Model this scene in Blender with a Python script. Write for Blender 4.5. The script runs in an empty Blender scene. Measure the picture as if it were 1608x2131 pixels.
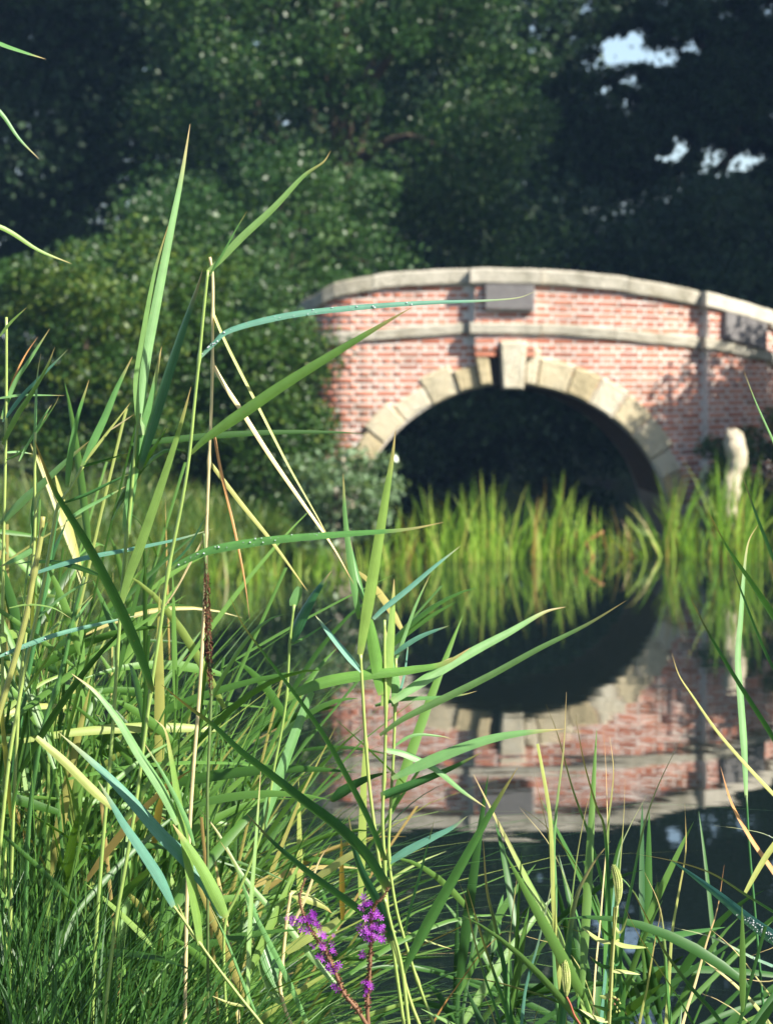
import bpy, math, random
import numpy as np
from mathutils import Vector, Matrix

# ------------------------------------------------------------------ camera, world, sun, exposure
SC = bpy.context.scene
COL = SC.collection
W0, H0 = 1608.0, 2131.0                 # pixel frame used for measuring
LENS = 100.0
FPX = LENS / 36.0 * H0
CAM_H = 1.6
HORIZON = 840.0
PITCH = math.atan((H0 / 2 - HORIZON) / FPX)

cam_data = bpy.data.cameras.new("camera")
cam = bpy.data.objects.new("camera", cam_data)
COL.objects.link(cam)
cam.location = (0, 0, CAM_H)
cam.rotation_euler = (math.pi / 2 - PITCH, 0, 0)
cam_data.lens = LENS
cam_data.sensor_width = 36.0
cam_data.sensor_fit = 'AUTO'
cam_data.clip_start = 0.05
cam_data.clip_end = 2000
cam_data.dof.use_dof = True
cam_data.dof.focus_distance = 4.15
cam_data.dof.aperture_fstop = 10.0
cam_data.dof.aperture_blades = 7
SC.camera = cam

SUN_AZ = math.radians(55)      # to the right of straight-behind-the-camera
SUN_EL = math.radians(41)
TO_SUN = Vector((math.sin(SUN_AZ) * math.cos(SUN_EL), -math.cos(SUN_AZ) * math.cos(SUN_EL), math.sin(SUN_EL)))

world = bpy.data.worlds.new("World")
SC.world = world
world.use_nodes = True
wn = world.node_tree.nodes
wl = world.node_tree.links
for n in list(wn):
    wn.remove(n)
sky = wn.new('ShaderNodeTexSky')
sky.sky_type = 'NISHITA'
sky.sun_disc = False
sky.sun_elevation = SUN_EL
sky.sun_rotation = math.pi - SUN_AZ
sky.altitude = 60
sky.air_density = 1.0
sky.dust_density = 1.2
bg = wn.new('ShaderNodeBackground')
bg.inputs['Strength'].default_value = 0.078
wo = wn.new('ShaderNodeOutputWorld')
wl.new(sky.outputs[0], bg.inputs[0])
wl.new(bg.outputs[0], wo.inputs[0])

sun_data = bpy.data.lights.new("sun", 'SUN')
sun_data.energy = 5.0
sun_data.angle = math.radians(0.53)
sun_data.color = (1.0, 0.945, 0.83)
sun = bpy.data.objects.new("sun", sun_data)
COL.objects.link(sun)
sun.rotation_euler = (-TO_SUN).to_track_quat('-Z', 'Y').to_euler()
sun.location = TO_SUN * 60

SC.view_settings.view_transform = 'Standard'
SC.view_settings.look = 'None'
SC.view_settings.exposure = 1.38
SC.view_settings.gamma = 1.0
SC.view_settings.use_curve_mapping = False
SC.render.engine = 'CYCLES'
SC.cycles.use_denoising = True
SC.cycles.max_bounces = 8
SC.cycles.transparent_max_bounces = 8
SC.cycles.caustics_reflective = False
SC.cycles.caustics_refractive = False

# ------------------------------------------------------------------ helpers
def unproj(px, py, d):
    """point seen at photo pixel (px, py), standing at distance d (world Y)"""
    xc = (px - W0 / 2) / FPX
    yc = -(py - H0 / 2) / FPX
    F = Vector((0, math.cos(PITCH), -math.sin(PITCH)))
    U = Vector((0, math.sin(PITCH), math.cos(PITCH)))
    v = Vector((1, 0, 0)) * xc + U * yc + F
    v = v * (d / v.y)
    return Vector((0, 0, CAM_H)) + v

def px_at(d):
    return FPX / d

def tag(o, label=None, cat=None, group=None, kind=None):
    if label: o['label'] = label
    if cat: o['category'] = cat
    if group: o['group'] = group
    if kind: o['kind'] = kind
    return o

def empty(name, loc, label, cat, group=None):
    o = bpy.data.objects.new(name, None)
    COL.objects.link(o)
    o.location = loc
    o.empty_display_size = 0.1
    return tag(o, label, cat, group)

def mesh_obj(name, verts, faces, mat, parent=None, origin=None, smooth=False, uvs=None, tint=None):
    v = np.asarray(verts, dtype=np.float32).reshape(-1, 3)
    if origin is not None:
        v = v - np.asarray(origin, dtype=np.float32)
    me = bpy.data.meshes.new(name)
    if isinstance(faces, np.ndarray):
        nf, k = faces.shape
        me.vertices.add(len(v)); me.vertices.foreach_set('co', v.ravel())
        me.loops.add(nf * k); me.loops.foreach_set('vertex_index', faces.astype(np.int32).ravel())
        me.polygons.add(nf); me.polygons.foreach_set('loop_start', np.arange(0, nf * k, k, dtype=np.int32))
        me.update(calc_edges=True)
    else:
        me.from_pydata([tuple(p) for p in v.tolist()], [], faces)
        me.update()
    if uvs is not None:
        uvl = me.uv_layers.new(name='UVMap')
        li = np.zeros(len(me.loops), dtype=np.int32)
        me.loops.foreach_get('vertex_index', li)
        uvl.data.foreach_set('uv', np.asarray(uvs, dtype=np.float32)[li].ravel())
    if tint is not None:
        a = me.attributes.new('tint', 'FLOAT', 'FACE')
        a.data.foreach_set('value', np.asarray(tint, dtype=np.float32))
    if smooth:
        me.polygons.foreach_set('use_smooth', np.ones(len(me.polygons), dtype=bool))
    if mat: me.materials.append(mat)
    o = bpy.data.objects.new(name, me)
    COL.objects.link(o)
    if parent is not None: o.parent = parent
    return o

def catmull(pts, n):
    P = [np.array(p, dtype=float) for p in pts]
    P = [2 * P[0] - P[1]] + P + [2 * P[-1] - P[-2]]
    out = []
    for i in range(1, len(P) - 2):
        a, b, c, d = P[i - 1], P[i], P[i + 1], P[i + 2]
        for k in range(n):
            t = k / n
            out.append(0.5 * ((2 * b) + (-a + c) * t + (2 * a - 5 * b + 4 * c - d) * t * t + (-a + 3 * b - 3 * c + d) * t ** 3))
    out.append(P[-2])
    return np.array(out)

def tube_geo(P, R, seg=7):
    P = np.asarray(P, float); n = len(P)
    T = np.gradient(P, axis=0)
    T /= np.linalg.norm(T, axis=1)[:, None] + 1e-12
    ref = np.array([0.31, 0.9, 0.21]); V = []
    for i in range(n):
        a = np.cross(T[i], ref); a /= np.linalg.norm(a) + 1e-12
        b = np.cross(T[i], a)
        for k in range(seg):
            w = 2 * math.pi * k / seg
            V.append(P[i] + R[i] * (a * math.cos(w) + b * math.sin(w)))
    Fc = []
    for i in range(n - 1):
        for k in range(seg):
            k2 = (k + 1) % seg
            Fc.append((i * seg + k, i * seg + k2, (i + 1) * seg + k2, (i + 1) * seg + k))
    Fc.append(tuple(range(seg - 1, -1, -1)))
    Fc.append(tuple((n - 1) * seg + k for k in range(seg)))
    return V, Fc

# ------------------------------------------------------------------ materials
def new_mat(name):
    m = bpy.data.materials.new(name)
    m.use_nodes = True
    nt = m.node_tree
    for n in list(nt.nodes): nt.nodes.remove(n)
    out = nt.nodes.new('ShaderNodeOutputMaterial')
    return m, nt, out

def node(nt, t, **kw):
    n = nt.nodes.new(t)
    for k, v in kw.items():
        if k.startswith('i_'): n.inputs[k[2:].replace('_', ' ')].default_value = v
        else: setattr(n, k, v)
    return n

def ramp(nt, stops, interp='LINEAR'):
    r = nt.nodes.new('ShaderNodeValToRGB')
    r.color_ramp.interpolation = interp
    el = r.color_ramp.elements
    el[0].position, el[0].color = stops[0][0], (*stops[0][1], 1)
    el[1].position, el[1].color = stops[-1][0], (*stops[-1][1], 1)
    for p, c in stops[1:-1]:
        e = el.new(p); e.color = (*c, 1)
    return r

def leaf_material(name, stops, rough=0.4, spec=0.5, trans=0.3, tip=None, veins=False):
    """foliage: tint attribute + object random pick the hue; sun shines partly through"""
    m, nt, out = new_mat(name)
    L = nt.links
    at = node(nt, 'ShaderNodeAttribute', attribute_name='tint')
    oi = node(nt, 'ShaderNodeObjectInfo')
    add = node(nt, 'ShaderNodeMath', operation='ADD')
    L.new(at.outputs['Fac'], add.inputs[0]); L.new(oi.outputs['Random'], add.inputs[1])
    fr = node(nt, 'ShaderNodeMath', operation='FRACT')
    L.new(add.outputs[0], fr.inputs[0])
    r = ramp(nt, stops)
    L.new(fr.outputs[0], r.inputs[0])
    col = r.outputs[0]
    bump = None
    if veins:
        uv = node(nt, 'ShaderNodeUVMap')
        sep = node(nt, 'ShaderNodeSeparateXYZ')
        L.new(uv.outputs[0], sep.inputs[0])
        if tip:
            tr = ramp(nt, [(0.0, (0.25,) * 3), (0.05, (0,) * 3), (0.78, (0,) * 3), (0.99, (1,) * 3)])
            L.new(sep.outputs[1], tr.inputs[0])
            mx = node(nt, 'ShaderNodeMixRGB'); mx.inputs[2].default_value = (*tip, 1)
            L.new(tr.outputs[0], mx.inputs[0]); L.new(col, mx.inputs[1]); col = mx.outputs[0]
        mulx = node(nt, 'ShaderNodeMath', operation='MULTIPLY'); mulx.inputs[1].default_value = 46
        L.new(sep.outputs[0], mulx.inputs[0])
        sn = node(nt, 'ShaderNodeMath', operation='SINE'); L.new(mulx.outputs[0], sn.inputs[0])
        # faint parallel veins and blotches
        tc = node(nt, 'ShaderNodeTexCoord')
        nz = node(nt, 'ShaderNodeTexNoise', i_Scale=45.0, i_Detail=3.0)
        L.new(tc.outputs['Object'], nz.inputs['Vector'])
        ms = node(nt, 'ShaderNodeMath', operation='MULTIPLY_ADD'); ms.inputs[1].default_value = 0.045; ms.inputs[2].default_value = 0.72
        L.new(sn.outputs[0], ms.inputs[0])
        ma = node(nt, 'ShaderNodeMath', operation='MULTIPLY_ADD'); ma.inputs[1].default_value = 0.5
        L.new(nz.outputs['Fac'], ma.inputs[0]); L.new(ms.outputs[0], ma.inputs[2])
        cmb = node(nt, 'ShaderNodeCombineXYZ')
        sx = node(nt, 'ShaderNodeMath', operation='MULTIPLY'); sx.inputs[1].default_value = 17.0; L.new(sep.outputs[0], sx.inputs[0])
        sy = node(nt, 'ShaderNodeMath', operation='MULTIPLY'); sy.inputs[1].default_value = 5.0; L.new(sep.outputs[1], sy.inputs[0])
        rz = node(nt, 'ShaderNodeMath', operation='MULTIPLY'); rz.inputs[1].default_value = 90.0; L.new(oi.outputs['Random'], rz.inputs[0])
        L.new(sx.outputs[0], cmb.inputs[0]); L.new(sy.outputs[0], cmb.inputs[1]); L.new(rz.outputs[0], cmb.inputs[2])
        st = node(nt, 'ShaderNodeTexNoise', i_Scale=1.0, i_Detail=5.0, i_Roughness=0.65); L.new(cmb.outputs[0], st.inputs['Vector'])
        mst = node(nt, 'ShaderNodeMath', operation='MULTIPLY_ADD'); mst.inputs[1].default_value = 0.55; mst.inputs[2].default_value = -0.27
        L.new(st.outputs['Fac'], mst.inputs[0])
        mad = node(nt, 'ShaderNodeMath', operation='ADD'); L.new(ma.outputs[0], mad.inputs[0]); L.new(mst.outputs[0], mad.inputs[1]); ma = mad
        # withered flecks
        fl = node(nt, 'ShaderNodeTexNoise', i_Scale=160.0, i_Detail=4.0, i_Roughness=0.7); L.new(tc.outputs['Object'], fl.inputs['Vector'])
        fr2 = ramp(nt, [(0.66, (0,) * 3), (0.74, (0.75,) * 3)]); L.new(fl.outputs['Fac'], fr2.inputs[0])
        mf = node(nt, 'ShaderNodeMixRGB'); mf.inputs[2].default_value = (0.30, 0.22, 0.08, 1)
        L.new(fr2.outputs[0], mf.inputs[0]); L.new(col, mf.inputs[1]); col = mf.outputs[0]
        hs = node(nt, 'ShaderNodeHueSaturation'); L.new(col, hs.inputs['Color']); L.new(ma.outputs[0], hs.inputs['Value'])
        col = hs.outputs[0]
        bump = node(nt, 'ShaderNodeBump'); bump.inputs['Strength'].default_value = 0.15; bump.inputs['Distance'].default_value = 0.0006
        L.new(sn.outputs[0], bump.inputs['Height'])
    p = node(nt, 'ShaderNodeBsdfPrincipled')
    p.inputs['Roughness'].default_value = rough
    p.inputs['Specular IOR Level'].default_value = spec
    L.new(col, p.inputs['Base Color'])
    t = node(nt, 'ShaderNodeBsdfTranslucent')
    tm = node(nt, 'ShaderNodeMixRGB', blend_type='MULTIPLY'); tm.inputs[0].default_value = 1.0
    tm.inputs[2].default_value = (1.5, 1.35, 0.55, 1)
    L.new(col, tm.inputs[1]); L.new(tm.outputs[0], t.inputs[0])
    if bump: L.new(bump.outputs[0], p.inputs['Normal'])
    mix = node(nt, 'ShaderNodeMixShader'); mix.inputs[0].default_value = trans
    L.new(p.outputs[0], mix.inputs[1]); L.new(t.outputs[0], mix.inputs[2])
    L.new(mix.outputs[0], out.inputs[0])
    return m

def rough_material(name, stops, scale=6.0, bump=0.4, dist=0.02, rough=0.9, rnd=0.5, detail=6.0, attr=True, stain=0.0):
    m, nt, out = new_mat(name)
    L = nt.links
    tc = node(nt, 'ShaderNodeTexCoord')
    geo = node(nt, 'ShaderNodeNewGeometry')
    nz = node(nt, 'ShaderNodeTexNoise', i_Scale=scale, i_Detail=detail, i_Roughness=0.65)
    L.new(geo.outputs['Position'], nz.inputs['Vector'])
    oi = node(nt, 'ShaderNodeObjectInfo')
    at = node(nt, 'ShaderNodeAttribute', attribute_name='tint')
    add = node(nt, 'ShaderNodeMath', operation='ADD')
    L.new(at.outputs['Fac'], add.inputs[0]); L.new(oi.outputs['Random'], add.inputs[1])
    fr = node(nt, 'ShaderNodeMath', operation='FRACT'); L.new(add.outputs[0], fr.inputs[0])
    mx = node(nt, 'ShaderNodeMix'); mx.data_type = 'FLOAT'
    mx.inputs[0].default_value = rnd
    L.new(nz.outputs['Fac'], mx.inputs[2]); L.new(fr.outputs[0], mx.inputs[3])
    r = ramp(nt, stops)
    L.new(mx.outputs[0], r.inputs[0])
    p = node(nt, 'ShaderNodeBsdfPrincipled')
    p.inputs['Roughness'].default_value = rough
    p.inputs['Specular IOR Level'].default_value = 0.25
    col = r.outputs[0]
    if stain:
        # soot, moss and lichen blotches; damp algae towards the water
        nzs = node(nt, 'ShaderNodeTexNoise', i_Scale=2.3, i_Detail=7.0, i_Roughness=0.72)
        L.new(geo.outputs['Position'], nzs.inputs['Vector'])
        sp_ = node(nt, 'ShaderNodeSeparateXYZ'); L.new(geo.outputs['Position'], sp_.inputs[0])
        mr = node(nt, 'ShaderNodeMapRange'); mr.inputs[1].default_value = 0.0; mr.inputs[2].default_value = 1.0; mr.inputs[3].default_value = 0.30; mr.inputs[4].default_value = 0.0
        L.new(sp_.outputs[2], mr.inputs[0])
        ad_ = node(nt, 'ShaderNodeMath', operation='ADD'); L.new(nzs.outputs['Fac'], ad_.inputs[0]); L.new(mr.outputs[0], ad_.inputs[1])
        sr = ramp(nt, [(0.50, (0,) * 3), (0.72, (stain,) * 3)])
        L.new(ad_.outputs[0], sr.inputs[0])
        mxs = node(nt, 'ShaderNodeMixRGB'); mxs.inputs[2].default_value = (0.10, 0.095, 0.055, 1)
        L.new(sr.outputs[0], mxs.inputs[0]); L.new(col, mxs.inputs[1]); col = mxs.outputs[0]
    L.new(col, p.inputs['Base Color'])
    b = node(nt, 'ShaderNodeBump'); b.inputs['Strength'].default_value = bump; b.inputs['Distance'].default_value = dist
    nz2 = node(nt, 'ShaderNodeTexNoise', i_Scale=scale * 4, i_Detail=8.0, i_Roughness=0.7)
    L.new(geo.outputs['Position'], nz2.inputs['Vector'])
    L.new(nz2.outputs['Fac'], b.inputs['Height']); L.new(b.outputs[0], p.inputs['Normal'])
    L.new(p.outputs[0], out.inputs[0])
    return m

M = {}
M['brick'] = rough_material('brick', [(0.1, (0.17, 0.065, 0.05)), (0.3, (0.36, 0.115, 0.065)), (0.6, (0.48, 0.17, 0.10)), (0.9, (0.56, 0.27, 0.19))], scale=9, bump=0.5, dist=0.01, rnd=0.65, stain=0.55)
M['mortar'] = rough_material('mortar', [(0.2, (0.42, 0.37, 0.33)), (0.5, (0.66, 0.61, 0.56)), (0.8, (0.76, 0.72, 0.67))], scale=14, bump=0.5, dist=0.01, rnd=0.0, stain=0.5)
M['stone'] = rough_material('stone', [(0.2, (0.24, 0.21, 0.15)), (0.42, (0.40, 0.37, 0.30)), (0.6, (0.50, 0.46, 0.38)), (0.85, (0.60, 0.56, 0.47))], scale=5, bump=0.7, dist=0.03, rnd=0.35, stain=0.7)
M['arch_stone'] = rough_material('arch_stone', [(0.15, (0.30, 0.24, 0.14)), (0.4, (0.52, 0.43, 0.26)), (0.6, (0.60, 0.52, 0.36)), (0.85, (0.66, 0.62, 0.52))], scale=6, bump=0.9, dist=0.04, rnd=0.6, stain=0.55)
M['wedge_shadow'] = rough_material('wedge_shadow', [(0.2, (0.03, 0.027, 0.025)), (0.8, (0.06, 0.052, 0.045))], scale=10, bump=0.5, dist=0.02, rnd=0.0)  # near-black colour of the strip that draws the keystone's shadow
M['plaque'] = rough_material('plaque', [(0.2, (0.12, 0.11, 0.11)), (0.8, (0.21, 0.20, 0.195))], scale=7, bump=0.4, dist=0.02, rnd=0.1)
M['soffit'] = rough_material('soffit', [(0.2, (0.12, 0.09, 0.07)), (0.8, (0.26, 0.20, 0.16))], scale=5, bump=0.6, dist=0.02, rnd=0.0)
M['ground'] = rough_material('ground', [(0.3, (0.035, 0.030, 0.016)), (0.5, (0.045, 0.060, 0.020)), (0.75, (0.070, 0.095, 0.028))], scale=1.6, bump=0.9, dist=0.08, rnd=0.0)
M['bark'] = rough_material('bark', [(0.3, (0.045, 0.034, 0.024)), (0.7, (0.11, 0.085, 0.06))], scale=9, bump=0.9, dist=0.03, rnd=0.1)
M['pale_wood'] = rough_material('pale_wood', [(0.3, (0.46, 0.38, 0.26)), (0.7, (0.70, 0.63, 0.48))], scale=16, bump=0.9, dist=0.03, rnd=0.0)

M['reed'] = leaf_material('reed', [(0, (0.08, 0.215, 0.05)), (0.35, (0.125, 0.28, 0.09)), (0.7, (0.18, 0.34, 0.125)), (0.9, (0.21, 0.33, 0.07)), (1, (0.11, 0.25, 0.045))], rough=0.42, spec=0.5, trans=0.3, tip=(0.42, 0.30, 0.13), veins=True)
M['reed_blue'] = leaf_material('reed_blue', [(0, (0.08, 0.21, 0.15)), (1, (0.12, 0.29, 0.20))], rough=0.5, spec=0.35, trans=0.2, tip=(0.30, 0.30, 0.14), veins=True)
M['reed_dewy_sky'] = leaf_material('reed_dewy_sky', [(0, (0.06, 0.20, 0.19)), (1, (0.08, 0.24, 0.23))], rough=0.3, spec=0.7, trans=0.15, veins=True)  # blue in the base colour stands for sky reflected on the leaf
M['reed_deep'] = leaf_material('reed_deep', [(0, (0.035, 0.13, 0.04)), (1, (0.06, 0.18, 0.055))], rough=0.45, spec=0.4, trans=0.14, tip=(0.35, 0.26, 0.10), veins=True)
M['reed_yellow'] = leaf_material('reed_yellow', [(0, (0.30, 0.36, 0.10)), (1, (0.40, 0.40, 0.13))], rough=0.42, spec=0.5, trans=0.3, tip=(0.50, 0.36, 0.14), veins=True)
M['straw'] = leaf_material('straw', [(0, (0.64, 0.52, 0.25)), (1, (0.70, 0.58, 0.32))], rough=0.45, spec=0.45, trans=0.12, tip=(0.36, 0.17, 0.06), veins=True)
M['rust'] = leaf_material('rust', [(0, (0.34, 0.17, 0.05)), (1, (0.44, 0.22, 0.07))], rough=0.5, spec=0.4, trans=0.15, tip=(0.25, 0.12, 0.05), veins=True)
M['stem_green'] = leaf_material('stem_green', [(0, (0.22, 0.33, 0.08)), (1, (0.32, 0.40, 0.11))], rough=0.4, spec=0.5, trans=0.05, veins=True)
M['grass'] = leaf_material('grass', [(0, (0.026, 0.08, 0.012)), (0.45, (0.055, 0.145, 0.022)), (0.8, (0.13, 0.26, 0.05)), (0.92, (0.26, 0.31, 0.075)), (1, (0.36, 0.25, 0.09))], rough=0.45, spec=0.45, trans=0.26)
M['grass_dark'] = leaf_material('grass_dark', [(0, (0.018, 0.064, 0.013)), (0.7, (0.040, 0.118, 0.022)), (1, (0.11, 0.21, 0.045))], rough=0.45, spec=0.4, trans=0.16)  # dark green, deepened to put the thicket's shade into the colour
M['far_grass'] = leaf_material('far_grass', [(0, (0.03, 0.08, 0.010)), (0.6, (0.065, 0.135, 0.016)), (0.9, (0.14, 0.19, 0.03)), (1, (0.24, 0.24, 0.05))], rough=0.5, spec=0.4, trans=0.35)
M['far_reed'] = leaf_material('far_reed', [(0, (0.09, 0.21, 0.015)), (0.5, (0.19, 0.34, 0.03)), (0.85, (0.32, 0.43, 0.07)), (0.94, (0.34, 0.30, 0.08)), (1, (0.34, 0.18, 0.05))], rough=0.45, spec=0.4, trans=0.4)
M['leaf_mid'] = leaf_material('leaf_mid', [(0, (0.015, 0.046, 0.010)), (0.6, (0.031, 0.084, 0.017)), (1, (0.085, 0.155, 0.036))], rough=0.42, spec=0.4, trans=0.3)
M['leaf_dark'] = leaf_material('leaf_dark', [(0, (0.013, 0.034, 0.014)), (1, (0.026, 0.06, 0.022))], rough=0.55, spec=0.25, trans=0.2)
M['leaf_olive'] = leaf_material('leaf_olive', [(0, (0.018, 0.055, 0.008)), (0.6, (0.040, 0.10, 0.012)), (1, (0.12, 0.17, 0.02))], rough=0.45, spec=0.4, trans=0.3)
M['leaf_pale'] = leaf_material('leaf_pale', [(0, (0.06, 0.12, 0.04)), (0.6, (0.12, 0.20, 0.08)), (1, (0.22, 0.32, 0.18))], rough=0.35, spec=0.7, trans=0.3)
M['spike'] = rough_material('spike', [(0.2, (0.09, 0.035, 0.02)), (0.8, (0.22, 0.09, 0.05))], scale=300, bump=1.0, dist=0.004, rnd=0.1)
M['petal'] = leaf_material('petal', [(0, (0.19, 0.022, 0.32)), (0.5, (0.29, 0.035, 0.42)), (1, (0.46, 0.13, 0.60))], rough=0.6, spec=0.2, trans=0.35)
M['calyx'] = leaf_material('calyx', [(0, (0.13, 0.06, 0.04)), (1, (0.24, 0.13, 0.07))], rough=0.6, spec=0.2, trans=0.1)
M['seed'] = leaf_material('seed', [(0, (0.26, 0.33, 0.09)), (1, (0.42, 0.44, 0.17))], rough=0.5, spec=0.3, trans=0.25)
M['red_stem'] = leaf_material('red_stem', [(0, (0.26, 0.06, 0.04)), (1, (0.32, 0.09, 0.05))], rough=0.5, spec=0.4, trans=0.0)

def dew_material():
    m, nt, out = new_mat('dew')
    p = node(nt, 'ShaderNodeBsdfPrincipled')
    p.inputs['Base Color'].default_value = (0.9, 0.95, 1, 1)
    p.inputs['Roughness'].default_value = 0.05
    p.inputs['Transmission Weight'].default_value = 0.6
    p.inputs['IOR'].default_value = 1.33
    nt.links.new(p.outputs[0], out.inputs[0])
    return m
M['dew'] = dew_material()

def water_material():
    m, nt, out = new_mat('pond_water')
    L = nt.links
    geo = node(nt, 'ShaderNodeNewGeometry')
    def ripple(sc, amp, detail):
        mp = node(nt, 'ShaderNodeMapping'); mp.inputs['Scale'].default_value = sc
        L.new(geo.outputs['Position'], mp.inputs['Vector'])
        nz = node(nt, 'ShaderNodeTexNoise', i_Scale=1.0, i_Detail=detail, i_Roughness=0.5)
        L.new(mp.outputs[0], nz.inputs['Vector'])
        s = node(nt, 'ShaderNodeVectorMath', operation='SUBTRACT'); s.inputs[1].default_value = (0.5, 0.5, 0.5)
        L.new(nz.outputs['Color'], s.inputs[0])
        k = node(nt, 'ShaderNodeVectorMath', operation='MULTIPLY'); k.inputs[1].default_value = (amp * 0.6, amp, 0)
        L.new(s.outputs[0], k.inputs[0])
        return k.outputs[0]
    a = ripple((0.9, 3.2, 1), 0.0066, 2.0)
    b = ripple((4.0, 11.0, 1), 0.0082, 2.0)
    ad = node(nt, 'ShaderNodeVectorMath', operation='ADD'); L.new(a, ad.inputs[0]); L.new(b, ad.inputs[1])
    up = node(nt, 'ShaderNodeVectorMath', operation='ADD'); up.inputs[1].default_value = (0, 0, 1)
    L.new(ad.outputs[0], up.inputs[0])
    nm = node(nt, 'ShaderNodeVectorMath', operation='NORMALIZE'); L.new(up.outputs[0], nm.inputs[0])
    p = node(nt, 'ShaderNodeBsdfPrincipled')
    p.inputs['Base Color'].default_value = (0.006, 0.011, 0.010, 1)
    p.inputs['Roughness'].default_value = 0.012
    p.inputs['IOR'].default_value = 1.45
    L.new(nm.outputs[0], p.inputs['Normal'])
    L.new(p.outputs[0], out.inputs[0])
    return m
M['water'] = water_material()

# ------------------------------------------------------------------ ground and water
XL = ([4, 12, 18, 22, 24, 26, 29, 30.8, 34.6, 37, 60], [-6, -4.6, -3.6, -2.8, -2.2, -1.45, -0.85, -0.72, -0.72, -1.4, -1.4])
XR = ([4, 15, 22, 27, 30, 30.9, 34.6, 37, 60], [8, 7, 5.6, 4.9, 4.2, 3.45, 3.45, 4.2, 4.2])

def shore(x, y):
    """signed distance-like value, > 0 in the water"""
    xl = np.interp(y, *XL); xr = np.interp(y, *XR)
    yn = 6.0 - 0.85 * np.clip(x, -3, 2)
    return np.minimum(np.minimum(x - xl, xr - x), np.minimum(y - yn, 50 - y))

def height(x, y):
    x = np.asarray(x, float); y = np.asarray(y, float)
    s = shore(x, y)
    land = np.clip(-s, 0, None)
    near = y < 10
    h = np.where(s > 0, -0.75 * np.clip(s / 0.8, 0, 1),
                 np.where(near, 0.34 * (1 - np.exp(-land / 0.9)), 0.75 * (1 - np.exp(-land / 1.1)) + 0.10 * np.clip(land - 1.5, 0, 12)))
    h = h + 0.035 * np.sin(3.1 * x + 1.3 * y) * np.sin(2.3 * y - 0.7 * x)
    return h

def build_ground():
    xs = np.unique(np.concatenate([np.linspace(-400, -30, 14), np.linspace(-30, -8, 24), np.linspace(-8, 10, 91), np.linspace(10, 30, 22), np.linspace(30, 400, 14)]))
    ys = np.unique(np.concatenate([np.linspace(-200, -6, 12), np.linspace(-6, 56, 187), np.linspace(56, 90, 18), np.linspace(90, 700, 16)]))
    X, Y = np.meshgrid(xs, ys)
    Z = height(X, Y)
    V = np.stack([X, Y, Z], -1).reshape(-1, 3)
    nx = len(xs); ny = len(ys)
    i = np.arange(ny - 1)[:, None] * nx + np.arange(nx - 1)[None, :]
    F = np.stack([i, i + 1, i + 1 + nx, i + nx], -1).reshape(-1, 4)
    o = mesh_obj('ground', V, F, M['ground'], smooth=True)
    tag(o, kind='structure')
    V = [(-9, 2, 0), (10, 2, 0), (10, 52, 0), (-9, 52, 0)]
    w = mesh_obj('water', V, [(0, 1, 2, 3)], M['water'])
    tag(w, kind='structure')
build_ground()

# ------------------------------------------------------------------ the bridge
BX, BY = 1.37, 31.0          # middle of the arch on the near face
ARC_R, ARC_Z = 1.78, 0.03
RING = 0.28
UL, RL, AL = -1.72, 0.55, 1.40      # left end curves back
UR, RR, AR = 0.80, 3.2, 0.60        # right side bends away

def wall_xy(u):
    """plan position, tangent angle of the near face at arc length u"""
    if u < UL:
        a = min((UL - u) / RL, AL)
        x = UL - RL * math.sin(a); y = RL * (1 - math.cos(a))
        e = (UL - u) - AL * RL
        if e > 0: x -= e * math.cos(AL); y += e * math.sin(AL)
        return BX + x, BY + y, -a
    if u > UR:
        a = min((u - UR) / RR, AR)
        x = UR + RR * math.sin(a); y = RR * (1 - math.cos(a))
        e = (u - UR) - AR * RR
        if e > 0: x += e * math.cos(AR); y += e * math.sin(AR)
        return BX + x, BY + y, a
    return BX + u, BY, 0.0

def wp(u, z, o):
    """wall point: along u, height z, o metres proud of the face"""
    x, y, a = wall_xy(u)
    return (x + o * math.sin(a), y - o * math.cos(a), z)

def z_cope(u): return float(np.interp(u, [-4, -2.6, -2.18, -1.92, -1.39, -0.9, -0.34, 0.18, 0.7, 1.23, 1.7, 2.1, 3.0, 5.0], [2.55, 2.72, 2.79, 2.92, 3.02, 3.055, 3.075, 3.065, 3.03, 2.975, 2.905, 2.83, 2.63, 2.1]))
def z_string(u): return float(np.interp(u, [-4, -2.6, -1.92, -1.39, -0.5, 0.2, 0.7, 1.23, 2.1, 3.0, 5.0], [2.18, 2.28, 2.378, 2.425, 2.49, 2.485, 2.455, 2.41, 2.326, 2.18, 1.7]))
def z_course(u, z): return z + max(0.0, u - 0.3) * 0.045 * (2.0 - z)
COPE_T, STR_T = 0.17, 0.13
U_MIN, U_MAX = -3.4, 4.6
rng = random.Random(4)

bridge = empty('brick_bridge', (BX, BY, 0), 'single-arch red brick bridge with pale stone arch ring, band and coping across the water', 'bridge')
BO = (BX, BY, 0)

def arch_z(u, r=ARC_R):
    return ARC_Z + math.sqrt(max(r * r - u * u, 0)) if abs(u) < r else -0.9

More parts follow.
